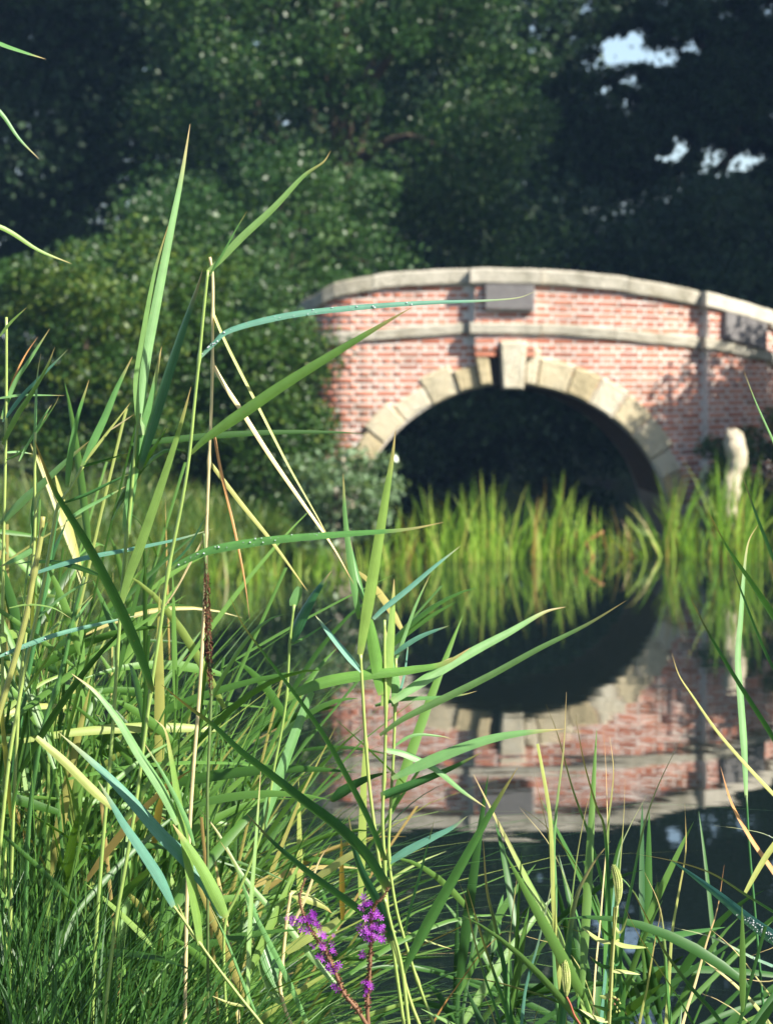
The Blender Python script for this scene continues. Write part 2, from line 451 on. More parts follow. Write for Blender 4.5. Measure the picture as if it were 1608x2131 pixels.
def build_core():
    us = sorted(set([round(x, 4) for x in np.linspace(U_MIN, U_MAX, 121)] + [round(ARC_R * math.sin(t), 4) for t in np.linspace(-1.45, 1.45, 41)] + [-ARC_R, ARC_R]))
    def slab(name, zb, zt, o0, back, mat):
        V, F = [], []
        for u in us:
            f = wp(u, 0, o0)
            b0, t0 = zb(u), zt(u)
            for (yy, zz) in ((0, b0), (0, t0), (back, b0), (back, t0)):
                V.append((f[0], f[1] + yy, zz))
        for i in range(len(us) - 1):
            a = 4 * i; b = 4 * (i + 1)
            F += [(a, b, b + 1, a + 1), (a + 2, a + 3, b + 3, b + 2), (a + 1, b + 1, b + 3, a + 3), (a, a + 2, b + 2, b)]
        F += [(0, 1, 3, 2), (4 * (len(us) - 1), 4 * (len(us) - 1) + 2, 4 * (len(us) - 1) + 3, 4 * (len(us) - 1) + 1)]
        return mesh_obj(name, V, F, mat, bridge, BO)
    def zb(u):
        return arch_z(u) if abs(u) < ARC_R else -0.9
    slab('spandrel_wall', zb, lambda u: z_string(u) - 0.06, -0.005, 3.6, M['mortar'])
    slab('parapet', lambda u: z_string(u) - 0.06, lambda u: z_cope(u) - 0.05, -0.005, 0.3, M['mortar'])
    # barrel lining, a touch inside the arch
    V, F = [], []
    T = np.linspace(-1.62, 1.62, 41)
    for t in T:
        x, z = (ARC_R - 0.012) * math.sin(t), ARC_Z + (ARC_R - 0.012) * math.cos(t)
        V += [(BX + x, BY + 0.12, z), (BX + x, BY + 3.62, z)]
    for i in range(len(T) - 1):
        F.append((2 * i, 2 * i + 1, 2 * i + 3, 2 * i + 2))
    mesh_obj('barrel_lining', V, F, M['soffit'], bridge, BO)
build_core()

def band(name, u0, u1, zt, thick, out, back, mat, drop=0.0):
    n = max(2, int((u1 - u0) / 0.12) + 1)
    V, F = [], []
    c = 0.018
    j = rng.uniform(-0.006, 0.006)
    for k in range(n):
        u = u0 + (u1 - u0) * k / (n - 1)
        t = zt(u) + j - drop; b = t - thick
        prof = [(-back, t), (out - c, t), (out, t - c), (out, b + c), (out - c, b), (-back, b)]
        w = rng.uniform(-0.004, 0.004)
        V += [wp(u, z + w, o) for o, z in prof]
    m = 6
    for k in range(n - 1):
        for q in range(m):
            q2 = (q + 1) % m
            F.append((k * m + q, (k + 1) * m + q, (k + 1) * m + q2, k * m + q2))
    F.append(tuple(range(m))); F.append(tuple((n - 1) * m + q for q in range(m - 1, -1, -1)))
    return mesh_obj(name, V, F, mat, bridge, BO)

P1 = (-0.415, 0.245)       # middle pilaster
P2 = (2.13, 2.92)          # right pilaster
PROJ = 0.13
def run(name, a, b, zt, thick, out, back, length):
    n = max(1, round((b - a) / length))
    e = [a + (b - a) * k / n for k in range(n + 1)]
    for k in range(1, n): e[k] += rng.uniform(-0.08, 0.08)
    for k in range(n):
        band(name, e[k] + 0.003, e[k + 1] - 0.003, zt, thick, out, back, M['stone'])
for nm, zt, th, out, back, ln in (('coping_stone', z_cope, COPE_T, 0.05, 0.36, 0.85), ('band_stone', z_string, STR_T, 0.035, 0.1, 0.95)):
    run(nm, U_MIN, P1[0] - 0.06, zt, th, out, back, ln)
    band(nm, P1[0] - 0.05, P1[1] + 0.05, zt, th, out + PROJ, back, M['stone'], drop=0.008)
    run(nm, P1[1] + 0.06, P2[0] - 0.06, zt, th, out, back, ln)
    band(nm, P2[0] - 0.05, P2[1] + 0.05, zt, th, out + PROJ, back, M['stone'], drop=0.008)
    run(nm, P2[1] + 0.06, U_MAX, zt, th, out, back, ln)

def pilaster(u0, u1, zlow):
    V, F = [], []
    us = np.linspace(u0, u1, 7)
    o = PROJ - 0.005
    for u in us:
        V += [wp(u, zlow, -0.05), wp(u, zlow, o), wp(u, z_cope(u) - 0.06, o), wp(u, z_cope(u) - 0.06, -0.05)]
    for k in range(6):
        for q in range(4):
            F.append((4 * k + q, 4 * k + 4 + q, 4 * k + 4 + (q + 1) % 4, 4 * k + (q + 1) % 4))
    F.append((0, 1, 2, 3)); F.append((27, 26, 25, 24))
    mesh_obj('pilaster', V, F, M['mortar'], bridge, BO)
pilaster(P1[0], P1[1], 2.18)
pilaster(P2[0], P2[1], -0.6)

def plaque(u0, u1, dz_top, dz_bot):
    V, F = [], []
    o0, o1, c = PROJ - 0.03, PROJ + 0.075, 0.012
    for u in (u0, u0 + c, u1 - c, u1):
        e = o1 - (c if u in (u0, u1) else 0)
        t, b = z_cope(u) - dz_top, z_cope(u) - dz_bot
        V += [wp(u, b, o0), wp(u, b, e), wp(u, t, e), wp(u, t, o0)]
    for k in range(3):
        for q in range(4):
            F.append((4 * k + q, 4 * k + 4 + q, 4 * k + 4 + (q + 1) % 4, 4 * k + (q + 1) % 4))
    F.append((0, 1, 2, 3)); F.append((15, 14, 13, 12))
    mesh_obj('stone_panel', V, F, M['plaque'], bridge, BO)
plaque(-0.31, 0.225, COPE_T + 0.012, COPE_T + 0.275)
plaque(2.3, 2.86, COPE_T + 0.012, COPE_T + 0.29)

# arch stones
def voussoir(a0, a1, r0, r1, out, name='arch_stone', mat='arch_stone'):
    V, F = [], []
    A = [a0, (a0 + a1) / 2, a1]
    c = 0.018
    def pt(a, r, o):
        x, z = r * math.sin(a), ARC_Z + r * math.cos(a)
        return wp(x, z, o) if o > -0.1 else (BX + x, BY - o, z)
    rings = [(-0.32, 0), (out - c, 0), (out, c)]
    for (o, ins) in rings:
        da = ins / r0
        AA = [a0 + da, (a0 + a1) / 2, a1 - da]
        for a in AA: V.append(pt(a, r0 + ins, o))
        for a in reversed(AA): V.append(pt(a, r1 - ins, o))
    m = 6
    for k in range(2):
        for q in range(m):
            q2 = (q + 1) % m
            F.append((k * m + q, k * m + q2, (k + 1) * m + q2, (k + 1) * m + q))
    F.append(tuple(2 * m + q for q in range(m)))
    mesh_obj(name, V, F, M[mat], bridge, BO)

kw = 0.115 / ARC_R
voussoir(-kw, kw, ARC_R - 0.05, ARC_R + 0.47, 0.18, 'keystone')
voussoir(-kw - 0.057, -kw - 0.003, ARC_R - 0.03, ARC_R + 0.47, 0.015, 'shadow_wedge', 'wedge_shadow')  # dark strip placed left of the keystone as its cast shadow
for sgn in (-1, 1):
    a = kw + (0.06 if sgn < 0 else 0.003)
    first = True
    while a < 1.58:
        w = rng.uniform(0.125, 0.20) if not first else 0.075
        r1 = ARC_R + RING + rng.uniform(-0.05, 0.05) + (0.10 if first else 0)
        lo, hi = a + 0.003, min(a + w, 1.6) - 0.003
        voussoir(lo if sgn > 0 else -hi, hi if sgn > 0 else -lo, ARC_R - 0.006 + rng.uniform(0, 0.025), r1, 0.02 + rng.uniform(0, 0.05) + (0.06 if first else 0))
        a += w; first = False

# bricks: English bond, stretcher and header courses
COURSE, BH = 0.0712, 0.046
def brick_list():
    out = []
    def lay(u0, u1, z0, z1, o, skip):
        k0 = int(math.floor(z0 / COURSE)); k1 = int(math.ceil(z1 / COURSE))
        for k in range(k0, k1 + 1):
            L = 0.240 if k % 2 == 0 else 0.120
            z = k * COURSE
            u = u0 - (0.06 if k % 2 else 0.0)
            while u < u1:
                a, b = max(u, u0), min(u + L - 0.018, u1)
                if b - a > 0.04 and not skip((a + b) / 2, z, b - a):
                    out.append(((a + b) / 2, z_course((a + b) / 2, z), b - a, o))
                u += L
    def skip_wall(u, z, w):
        zz = z_course(u, z)
        if zz > z_cope(u) - COPE_T * 0.6: return True
        if z_string(u) - STR_T * 0.75 < zz < z_string(u) - STR_T * 0.25: return True
        if P1[0] < u < P1[1] and zz > 2.22: return True
        if P2[0] < u < P2[1]: return True
        r = math.hypot(max(abs(u) - w * 0.35, 0), zz - ARC_Z)
        if zz > -0.3 and r < ARC_R + 0.12: return True
        if abs(u) < 0.30 and zz < ARC_Z + ARC_R + 0.44 and zz > 1: return True
        return False
    lay(U_MIN, U_MAX, 0.05, 3.05, 0.0, skip_wall)
    def skip_p(u, z, w):
        zz = z_course(u, z)
        return zz > z_cope(u) - COPE_T * 0.6 or abs(zz - z_string(u) + STR_T / 2) < STR_T * 0.25
    lay(P1[0] + 0.004, P1[1] - 0.004, 2.2, 3.05, PROJ, skip_p)
    lay(P2[0] + 0.004, P2[1] - 0.004, 0.3, 2.8, PROJ, skip_p)
    return out

def box_mesh(name, mat):
    V, F = [], []
    c = 0.06
    for (y, e) in ((0.5, 0), (-0.44, 0), (-0.5, c)):
        V += [(-0.5 + e * 0.3, y, -0.5 + e), (0.5 - e * 0.3, y, -0.5 + e), (0.5 - e * 0.3, y, 0.5 - e), (-0.5 + e * 0.3, y, 0.5 - e)]
    for k in range(2):
        for q in range(4):
            F.append((4 * k + q, 4 * k + (q + 1) % 4, 4 * k + 4 + (q + 1) % 4, 4 * k + 4 + q))
    F.append((8, 9, 10, 11))
    me = bpy.data.meshes.new(name)
    me.from_pydata(V, [], F); me.update()
    me.materials.append(mat)
    return me, V, F

def lay_bricks():
    bl = brick_list()
    me, BV, BF = box_mesh('brick', M['brick'])
    BV = np.array(BV); BF = np.array(BF)
    bl.sort(key=lambda b: abs(b[0] - 0.15) + (0 if b[2] > 0.15 else 0.35))
    restV, restF, restT = [], [], []
    for i, (u, z, w, o) in enumerate(bl):
        x, y, a = wall_xy(u)
        dep = 0.06
        oo = o + rng.uniform(-0.003, 0.004) - dep / 2
        loc = Vector((x + oo * math.sin(a), y - oo * math.cos(a), z)) - Vector(BO)
        tilt = -math.atan(0.045 * (2.0 - z)) if u > 0.3 else 0
        rot = Matrix.Rotation(a, 4, 'Z') @ Matrix.Rotation(tilt + rng.uniform(-0.006, 0.006), 4, 'Y')
        sc = (w * rng.uniform(0.97, 1.0), dep, BH * rng.uniform(0.92, 1.06))
        if i < 300:
            ob = bpy.data.objects.new('brick', me)
            ob.parent = bridge
            ob.matrix_local = Matrix.Translation(loc) @ rot @ Matrix.Diagonal((*sc, 1))
            COL.objects.link(ob)
        else:
            R = np.array(rot.to_3x3())
            v = (BV * np.array(sc)) @ R.T + np.array(loc)
            restF.append(BF + len(restV) * 12)
            restV.append(v); restT.append(np.full(len(BF), rng.random()))
    if restV:
        ob = mesh_obj('brickwork', np.concatenate(restV), np.concatenate(restF), M['brick'], bridge, None, tint=np.concatenate(restT))
        tag(ob, kind='stuff')
lay_bricks()

# ------------------------------------------------------------------ foliage
def leaf_geo(g, centers, size, droop=0.3, aspect=0.5, up=0.6):
    """one folded kite per leaf; returns verts, quad faces"""
    n = len(centers)
    a = g.normal(size=(n, 3)); a[:, 2] -= droop
    a /= np.linalg.norm(a, axis=1)[:, None]
    nrm = g.normal(size=(n, 3)); nrm[:, 2] += up
    b = np.cross(a, nrm); b /= np.linalg.norm(b, axis=1)[:, None] + 1e-9
    s = size * g.uniform(0.6, 1.35, size=(n, 1))
    V = np.stack([centers - a * s * 0.5, centers + b * s * aspect * 0.5, centers + a * s * 0.5, centers - b * s * aspect * 0.5], 1).reshape(-1, 3)
    F = np.arange(4 * n).reshape(-1, 4)
    return V, F

def crown_points(g, c, r, nclump, nleaf, clump_r, gaps=None, shell=0.55):
    """leaf positions: clumps spread through an ellipsoid, thicker near the outside"""
    d = g.normal(size=(nclump, 3)); d /= np.linalg.norm(d, axis=1)[:, None]
    rad = (shell + (1 - shell) * g.random(nclump)) ** 0.6
    cc = np.array(c) + d * rad[:, None] * np.array(r) * g.uniform(0.82, 1.08, size=(nclump, 1))
    cr = clump_r * g.uniform(0.55, 1.4, size=nclump)
    idx = np.repeat(np.arange(nclump), nleaf)
    p = g.normal(size=(len(idx), 3)); p /= np.linalg.norm(p, axis=1)[:, None]
    q = g.random(len(idx)) ** 0.45
    P = cc[idx] + p * (q * cr[idx])[:, None] * np.array([1.15, 1.15, 0.85])
    if gaps is not None:
        keep = np.ones(len(P), bool)
        lone = g.random(len(P)) < 0.012
        for (gx, gy, gz, rx, rz) in gaps:
            keep &= lone | ( ((P[:, 0] - gx) / rx) ** 2 + ((P[:, 2] - gz) / rz) ** 2 > 1)
        P = P[keep]; idx = idx[keep]
    return P, idx, cc

def make_tree(name, label, base, c, r, nclump, nleaf, clump_r, size, mat, seed, cat='tree', gaps=None, trunk=0.16, shell=0.55, limbs=9, droop=0.3, group=None, aspect=0.55):
    g = np.random.default_rng(seed)
    root = empty(name, base, label, cat, group)
    P, idx, cc = crown_points(g, c, r, nclump, nleaf, clump_r, gaps, shell)
    V, F = leaf_geo(g, P, size, droop=droop, aspect=aspect)
    ct = g.random(nclump)
    tint = np.clip(ct[idx] * 0.45 + g.random(len(idx)) * 0.55, 0, 0.999)
    mesh_obj('crown', V, F, mat, root, base, tint=tint)
    # trunk and limbs in one branching mesh
    TV, TF = [], []
    def add(pts, r0, r1):
        pts = catmull(pts, 4)
        v, f = tube_geo(pts, np.linspace(r0, r1, len(pts)), 6)
        off = len(TV); TV.extend(v); TF.extend([tuple(i + off for i in q) for q in f])
    base = np.array(base, float); c = np.array(c, float); r = np.array(r, float)
    top = c + np.array([0, 0, r[2] * 0.55])
    mid = base * 0.5 + c * 0.5 + np.array([g.normal() * 0.12, g.normal() * 0.12, 0]) * r[0]
    add([base - np.array([0, 0, 0.3]), base * 0.8 + mid * 0.2, mid, top], trunk, trunk * 0.25)
    for k in range(limbs):
        e = cc[g.integers(len(cc))]
        t = g.uniform(0.45, 0.95)
        s = base * (1 - t) + (c + (top - c) * 0.5) * t
        add([s, s * 0.5 + e * 0.5 + np.array([0, 0, 0.12 * r[2]]), e], trunk * 0.38, trunk * 0.07)
    mesh_obj('trunk', TV, TF, M['bark'], root, root.location)
    return root

def P3(px, py, d): return tuple(unproj(px, py, d))

# the trees behind the bridge (crowns measured in the frame, placed at their own distances)
make_tree('broadleaf_tree', 'large mid-green broadleaf tree rising behind the bridge left of the arch', (-0.4, 41, 1.0), (-0.7, 41, 6.1), (3.5, 2.4, 3.9), 120, 620, 0.62, 0.085, M['leaf_mid'], 11, shell=0.35, trunk=0.22)
make_tree('broadleaf_tree', 'smaller leafy tree with pale sunlit leaves just left above the bridge coping', (-1.6, 36.5, 1.0), (-1.3, 36.5, 3.6), (1.5, 1.2, 1.5), 46, 420, 0.42, 0.075, M['leaf_mid'], 12, shell=0.35, trunk=0.1)
make_tree('dark_tree', 'dark shaded tree at the upper left edge of the picture', (-7.2, 47, 1.4), (-6.6, 47, 7.2), (4.0, 2.6, 5.2), 110, 420, 0.85, 0.15, M['leaf_dark'], 13, trunk=0.25, shell=0.3)
make_tree('dark_tree', 'dark tree with blue sky specks behind the big green tree', (-1.5, 53, 1.4), (-1.0, 53, 8.0), (5.0, 2.6, 6.0), 130, 420, 0.95, 0.17, M['leaf_dark'], 14, trunk=0.25, shell=0.3)
D_G = 50.0
gap_px = [(1290, 105, 34, 30), (1380, 122, 26, 20), (1335, 118, 40, 12), (1250, 135, 40, 10), (1330, 72, 18, 12), (1442, 100, 14, 16), (1313, 172, 16, 12), (1306, 222, 12, 12),
          (1258, 188, 8, 7), (1515, 32, 22, 10), (1413, 303, 16, 14), (1400, 332, 8, 8), (1372, 332, 8, 8), (1473, 322, 10, 18), (1535, 283, 10, 9), (1485, 355, 28, 16), (1530, 345, 30, 14),
          (1412, 382, 8, 10), (1555, 320, 9, 9), (1580, 328, 9, 8), (1508, 320, 9, 10), (1220, 18, 10, 8), (1600, 14, 9, 9)]
gaps = []
for (gx, gy, rx, ry) in gap_px:
    p = unproj(gx, gy, D_G)
    gaps.append((p.x, p.y, p.z, (rx + 9) * D_G / FPX, (ry + 8) * D_G / FPX))
make_tree('dark_tree', 'dark spreading tree with bright sky gaps at the upper right', (5.4, 50, 1.2), (5.6, 50, 6.6), (3.6, 1.5, 3.6), 210, 700, 0.62, 0.12, M['leaf_dark'], 15, gaps=gaps, trunk=0.2, shell=0.1)
make_tree('dark_tree', 'dark low-hanging tree behind the right end of the bridge coping', (4.0, 45, 1.0), (4.4, 45.5, 3.2), (3.4, 1.6, 1.75), 90, 420, 0.6, 0.13, M['leaf_dark'], 16, trunk=0.16, shell=0.2)

# dense far wood that closes the view below the sky gaps
def far_wood():
    g = np.random.default_rng(20)
    n = 52000
    x = g.uniform(-16, 16, n); y = 60 + g.random(n) * 6
    top = np.interp(x, [-16, -6, 3.3, 4.2, 16], [15, 15, 13.5, 5.3, 4.6]) + 0.5 * np.sin(x * 2.1)
    z = 0.4 + g.random(n) * (top - 0.4)
    V, F = leaf_geo(g, np.stack([x, y, z], 1), 0.42, aspect=0.7)
    o = mesh_obj('far_wood', V, F, M['leaf_dark'], tint=g.random(n))
    tag(o, 'dark mass of woodland leaves filling the distance behind the bridge', 'woodland', kind='stuff')
far_wood()

# tall trees added out of view on the right to shade the wood behind the bridge
for k, (bx, by, cx, cy, cz, rr, lab) in enumerate([(12.5, 44, 12.3, 44, 11.5, 4.0, 'tall unseen tree added for shade beyond the right edge, farther from the water'), (15.5, 39, 15.3, 39, 14.0, 4.6, 'tall unseen tree added for shade beyond the right edge, middle one of three')]):
    make_tree('added_shade_tree', lab, (bx, by, 1.2), (cx, cy, cz), (rr, rr, rr * 1.25), 90, 300, 1.3, 0.3, M['leaf_dark'], 30 + k, trunk=0.35, shell=0.3)

make_tree('added_shade_tree', 'great unseen tree added for shade beyond the right edge nearest the bridge', (15.0, 31, 1.2), (14.6, 31, 14.6), (3.6, 3.2, 3.2), 75, 280, 0.9, 0.26, M['leaf_dark'], 35, trunk=0.35, shell=0.2)  # added out of view to shade the foliage behind the arch
make_tree('added_shade_tree', 'highest unseen tree added for shade beyond the top of the picture', (7.5, 39, 1.2), (5.6, 38.6, 20), (3.6, 3.4, 3.4), 60, 260, 1.0, 0.26, M['leaf_dark'], 36, trunk=0.35, shell=0.2)  # added above the view to shade the upper left tree
make_tree('bank_shrub', 'dark shrub closing the channel behind the arch opening', (1.4, 39.5, 0.0), (1.4, 39.5, 1.3), (3.2, 0.9, 1.7), 90, 420, 0.5, 0.11, M['leaf_dark'], 34, cat='shrub', trunk=0.06, shell=0.1)
# shrubs on the left bank
make_tree('bank_shrub', 'tall olive shrub at the left edge with sunlit yellow-green top', (-3.1, 29.5, 0.6), (-3.1, 29.5, 1.95), (1.0, 0.9, 1.45), 60, 560, 0.34, 0.06, M['leaf_olive'], 41, cat='shrub', trunk=0.05, shell=0.3)
make_tree('bank_shrub', 'olive shrub between the left-edge shrub and the bridge end', (-1.5, 30.3, 0.6), (-1.5, 30.2, 1.7), (0.9, 0.6, 1.35), 60, 560, 0.32, 0.06, M['leaf_olive'], 42, cat='shrub', trunk=0.05, shell=0.3)
make_tree('bank_shrub', 'olive shrub in the middle of the left bank hedge', (-2.45, 30.2, 0.6), (-2.4, 30.2, 1.8), (0.85, 0.7, 1.45), 56, 520, 0.36, 0.06, M['leaf_olive'], 49, cat='shrub', trunk=0.05, shell=0.15)
make_tree('bank_shrub', 'narrow dark green shrub hiding the left end of the bridge', (-1.1, 30.25, 0.3), (-1.08, 30.2, 1.65), (0.36, 0.3, 1.2), 34, 420, 0.24, 0.06, M['leaf_mid'], 50, cat='shrub', trunk=0.04, shell=0.15)
make_tree('bank_shrub', 'dark green shrub behind the left bank under the big tree', (-2.6, 34, 0.8), (-2.5, 34, 2.6), (1.6, 1.0, 1.5), 60, 520, 0.42, 0.075, M['leaf_mid'], 43, cat='shrub', trunk=0.06, shell=0.3)
make_tree('bank_shrub', 'pale-leaved bramble shrub in front of the left foot of the arch', (-0.45, 27.6, 0.1), (-0.4, 27.6, 0.66), (0.55, 0.35, 0.66), 44, 110, 0.18, 0.062, M['leaf_pale'], 44, cat='shrub', trunk=0.018, shell=0.2, limbs=12)
make_tree('bank_shrub', 'low dark shrub at the foot of the right pilaster', (4.0, 30.6, 0.1), (4.0, 30.55, 0.85), (0.75, 0.3, 0.75), 34, 320, 0.2, 0.06, M['leaf_mid'], 45, cat='shrub', trunk=0.03, shell=0.3)
make_tree('bank_shrub', 'tall shrub on the right bank just outside the picture', (5.5, 29.4, 0.4), (5.3, 29.4, 2.5), (0.75, 0.7, 1.55), 46, 560, 0.32, 0.08, M['leaf_mid'], 46, cat='shrub', trunk=0.05, shell=0.3)

make_tree('bank_shrub', 'second shrub, added unseen outside the right edge to shade the bridge wing wall', (6.1, 30.1, 0.5), (6.0, 30.0, 2.7), (0.8, 0.65, 1.6), 60, 520, 0.3, 0.08, M['leaf_mid'], 47, cat='shrub', trunk=0.05, shell=0.2)  # added out of view to keep the right wall in shade
# ---- blades as plain strips (stuff and far clumps)
def blades_geo(g, base, height_, lean, width, nseg=5, curl=0.5):
    """arrays of grass blades: base (n,3), lean (n,2) horizontal offset of the tip"""
    n = len(base)
    t = np.linspace(0, 1, nseg + 1)[None, :, None]
    l3 = np.concatenate([lean, np.zeros((n, 1))], 1)[:, None, :]
    upv = np.array([0, 0, 1.0])[None, None, :] * height_[:, None, None]
    sag = curl * np.linalg.norm(lean, axis=1)[:, None, None]
    C = base[:, None, :] + upv * t - np.array([0, 0, 1.0]) * sag * t ** 3 + l3 * t ** 1.7
    ang = g.uniform(0, math.pi, n)
    side = np.stack([np.cos(ang), np.sin(ang) * 0.6, np.zeros(n)], 1)[:, None, :]
    wv = (width[:, None, None] * (1 - t ** 2) * (0.55 + 0.9 * np.clip(t * 3, 0, 0.5)))
    A = C - side * wv * 0.5; B = C + side * wv * 0.5
    V = np.stack([A, B], 2).reshape(n, -1, 3)
    k = np.arange(nseg) * 2
    q = np.stack([k, k + 1, k + 3, k + 2], -1)
    F = (np.arange(n)[:, None, None] * (2 * (nseg + 1)) + q[None]).reshape(-1, 4)
    return V.reshape(-1, 3), F, np.repeat(g.random(n), nseg)

def bank_grass():
    g = np.random.default_rng(50)
    n = 14000
    y = g.uniform(14, 31, n)
    x = np.interp(y, *XL) - np.abs(g.normal(size=n)) * 1.0 + 0.12
    keep = x > -6.5
    x, y = x[keep], y[keep]; n = len(x)
    z = height(x, y) - 0.03
    V, F, T = blades_geo(g, np.stack([x, y, np.maximum(z, -0.05)], 1), g.uniform(0.15, 0.5, n), g.normal(size=(n, 2)) * 0.16, g.uniform(0.012, 0.026, n))
    o = mesh_obj('bank_grass', V, F, M['far_grass'], tint=T)
    tag(o, 'rough yellow-green grass covering the far left bank', 'grass', kind='stuff')
    n = 3500
    y = g.uniform(24, 30.9, n)
    x = np.interp(y, *XR) + np.abs(g.normal(size=n)) * 0.5 - 0.1
    z = height(x, y) - 0.03
    V, F, T = blades_geo(g, np.stack([x, y, np.maximum(z, -0.05)], 1), g.uniform(0.3, 0.8, n), g.normal(size=(n, 2)) * 0.14, g.uniform(0.012, 0.026, n))
    o = mesh_obj('bank_grass', V, F, M['far_grass'], tint=T)
    tag(o, 'rough grass on the right bank below the pilaster', 'grass', kind='stuff')
bank_grass()

def far_reed_clump(px, py, d, n, hgt, spread, lean, label, seed, mat='far_reed', wid=0.024):
    g = np.random.default_rng(seed)
    p = unproj(px, py, d); p.z = 0.0
    root = empty('reed_clump', p, label, 'reeds', 'reed clumps along the far waterline')
    for k in range(n):
        b = np.array([[g.normal() * spread, g.normal() * 0.10, -0.08]])
        hh = np.array([hgt * g.uniform(0.4, 1.1)])
        ln = np.array([[lean * hgt + g.normal() * 0.19 * hgt, g.normal() * 0.08]])
        V, F, T = blades_geo(g, b, hh, ln, np.array([wid * g.uniform(0.7, 1.4)]), 5, 0.35)
        mesh_obj('leaf', V, F, M[mat], root)
    return root

FAR = [
    (478, 1235, 25.2, 16, 0.55, 0.10, 0.02, 'short yellow reed clump on the left bank below the straw reed'),
    (560, 1215, 25.8, 14, 0.55, 0.10, -0.03, 'yellow-green reed clump at the water edge left of the bramble'),
    (640, 1195, 26.4, 12, 0.45, 0.09, 0.05, 'low reed clump at the foot of the bramble, waterline'),
    (705, 1190, 27.0, 12, 0.5, 0.10, 0.0, 'low reed clump in front of the left half of the bramble'),
    (790, 1182, 27.6, 13, 0.6, 0.10, 0.05, 'low reed clump in front of the right half of the bramble'),
    (855, 1176, 28.2, 15, 0.75, 0.08, 0.0, 'reed clump between the bramble and the left arch foot'),
    (905, 1172, 28.6, 16, 0.85, 0.08, -0.05, 'reed clump right of the bramble before the left side of the arch'),
    (962, 1172, 28.6, 18, 0.85, 0.06, 0.06, 'pale reed clump with bright yellow base below the arch'),
    (1012, 1165, 28.9, 18, 0.95, 0.05, 0.04, 'bright reed clump left of the middle of the arch'),
    (1070, 1160, 29.1, 15, 0.85, 0.06, 0.08, 'reed clump under the keystone'),
    (1118, 1158, 29.2, 13, 0.75, 0.05, 0.10, 'thin reed clump just right of the keystone line'),
    (1152, 1154, 29.4, 16, 0.95, 0.03, 0.04, 'narrow bright upright reed clump right of the keystone line'),
    (1205, 1154, 29.4, 13, 0.8, 0.05, 0.06, 'dull reed clump left of the dark water gap'),
    (1255, 1146, 30.1, 9, 0.6, 0.06, 0.05, 'sparse low reed clump at the left of the dark water gap'),
    (1300, 1146, 30.1, 8, 0.6, 0.06, -0.05, 'sparse low reed clump at the right of the dark water gap'),
    (1352, 1150, 29.7, 9, 0.75, 0.05, -0.22, 'reed clump leaning left at the right foot of the arch'),
    (1398, 1150, 29.7, 20, 1.05, 0.035, 0.0, 'tall bright upright reed clump below the right arch foot'),
    (1448, 1150, 29.7, 15, 0.8, 0.06, 0.03, 'green reed clump below the right wall corner'),
    (1508, 1174, 28.4, 28, 1.15, 0.05, 0.0, 'green reed clump at the left foot of the pale stump'),
    (1544, 1174, 28.4, 28, 1.15, 0.05, 0.0, 'reed clump at the right foot of the pale stump'),
    (1600, 1150, 29.7, 15, 0.85, 0.07, -0.02, 'reed clump at the right edge of the far waterline'),
]
for i, (px, py, d, n, h_, sp, ln, lab) in enumerate(FAR):
    far_reed_clump(px, py, d, int(n * 2.4), h_ * 1.02, sp * 1.75, ln, lab, 70 + i)
# bent brown stalks in the gap
def bent_stalk(pts, d, mat, label, r=0.012):
    P = [np.array(unproj(x, y, d)) for x, y in pts]
    P[0][2] = -0.05
    base = Vector(P[0]); C = catmull(P, 4)
    v, f = tube_geo(C, np.linspace(r, r * 0.5, len(C)), 6)
    o = mesh_obj('dead_stalk', v, f, M[mat], None, base, smooth=True)
    o.location = base
    tag(o, label, 'stalk', 'dead stalks in the far reeds')
bent_stalk([(1190, 1150), (1215, 1132), (1255, 1106)], 29.5, 'rust', 'rusty dead stalk leaning right in the dark water gap', 0.022)
bent_stalk([(1235, 1150), (1225, 1138), (1210, 1128)], 29.5, 'rust', 'short rusty dead stalk leaning left in the dark water gap', 0.018)
bent_stalk([(1345, 1150), (1330, 1115), (1302, 1078)], 29.6, 'far_reed', 'olive dead stalk leaning left at the right of the dark water gap', 0.016)

def pale_stump():
    d = 28.75
    b = unproj(1524, 1005, d)
    base = Vector((b.x, d, -0.3))
    top = unproj(1524, 893, d).z
    g = random.Random(9)
    P, R = [], []
    for k, (t, x, r) in enumerate([(0, 0, 0.10), (0.35, -0.015, 0.085), (0.5, -0.03, 0.075), (0.62, -0.025, 0.10), (0.72, 0.01, 0.085), (0.8, 0.035, 0.10), (0.9, 0.02, 0.115), (0.97, 0.0, 0.08), (1.0, 0, 0.03)]):
        P.append(np.array([base.x + x, d, base.z + (top - base.z) * t])); R.append(r)
    C = catmull(P, 3); RR_ = np.interp(np.linspace(0, 1, len(C)), np.linspace(0, 1, len(R)), R)
    v, f = tube_geo(C, RR_, 12)
    v = [p + np.array([g.gauss(0, 1), g.gauss(0, 1), g.gauss(0, 1)]) * 0.014 for p in v]
    o = mesh_obj('tree_stump', v, f, M['pale_wood'], None, base, smooth=True)
    o.location = base
    tag(o, 'pale sunlit knobbly stump standing among the reeds right of the arch', 'stump')
pale_stump()

# ------------------------------------------------------------------ the near reeds, measured from the photograph and given depth
D0 = 4.15
R_ = random.Random(77)
GROUND_N = 0.12

def px_curve(pts, d0, d1, n=5, bow=0.0):
    C = catmull([(x, y) for x, y in pts], n)
    seg = np.concatenate([[0], np.cumsum(np.linalg.norm(np.diff(C, axis=0), axis=1))])
    t = seg / seg[-1]
    P = np.array([np.array(unproj(x, y, d0 + (d1 - d0) * tt + bow * math.sin(math.pi * tt))) for (x, y), tt in zip(C, t)])
    return P, t

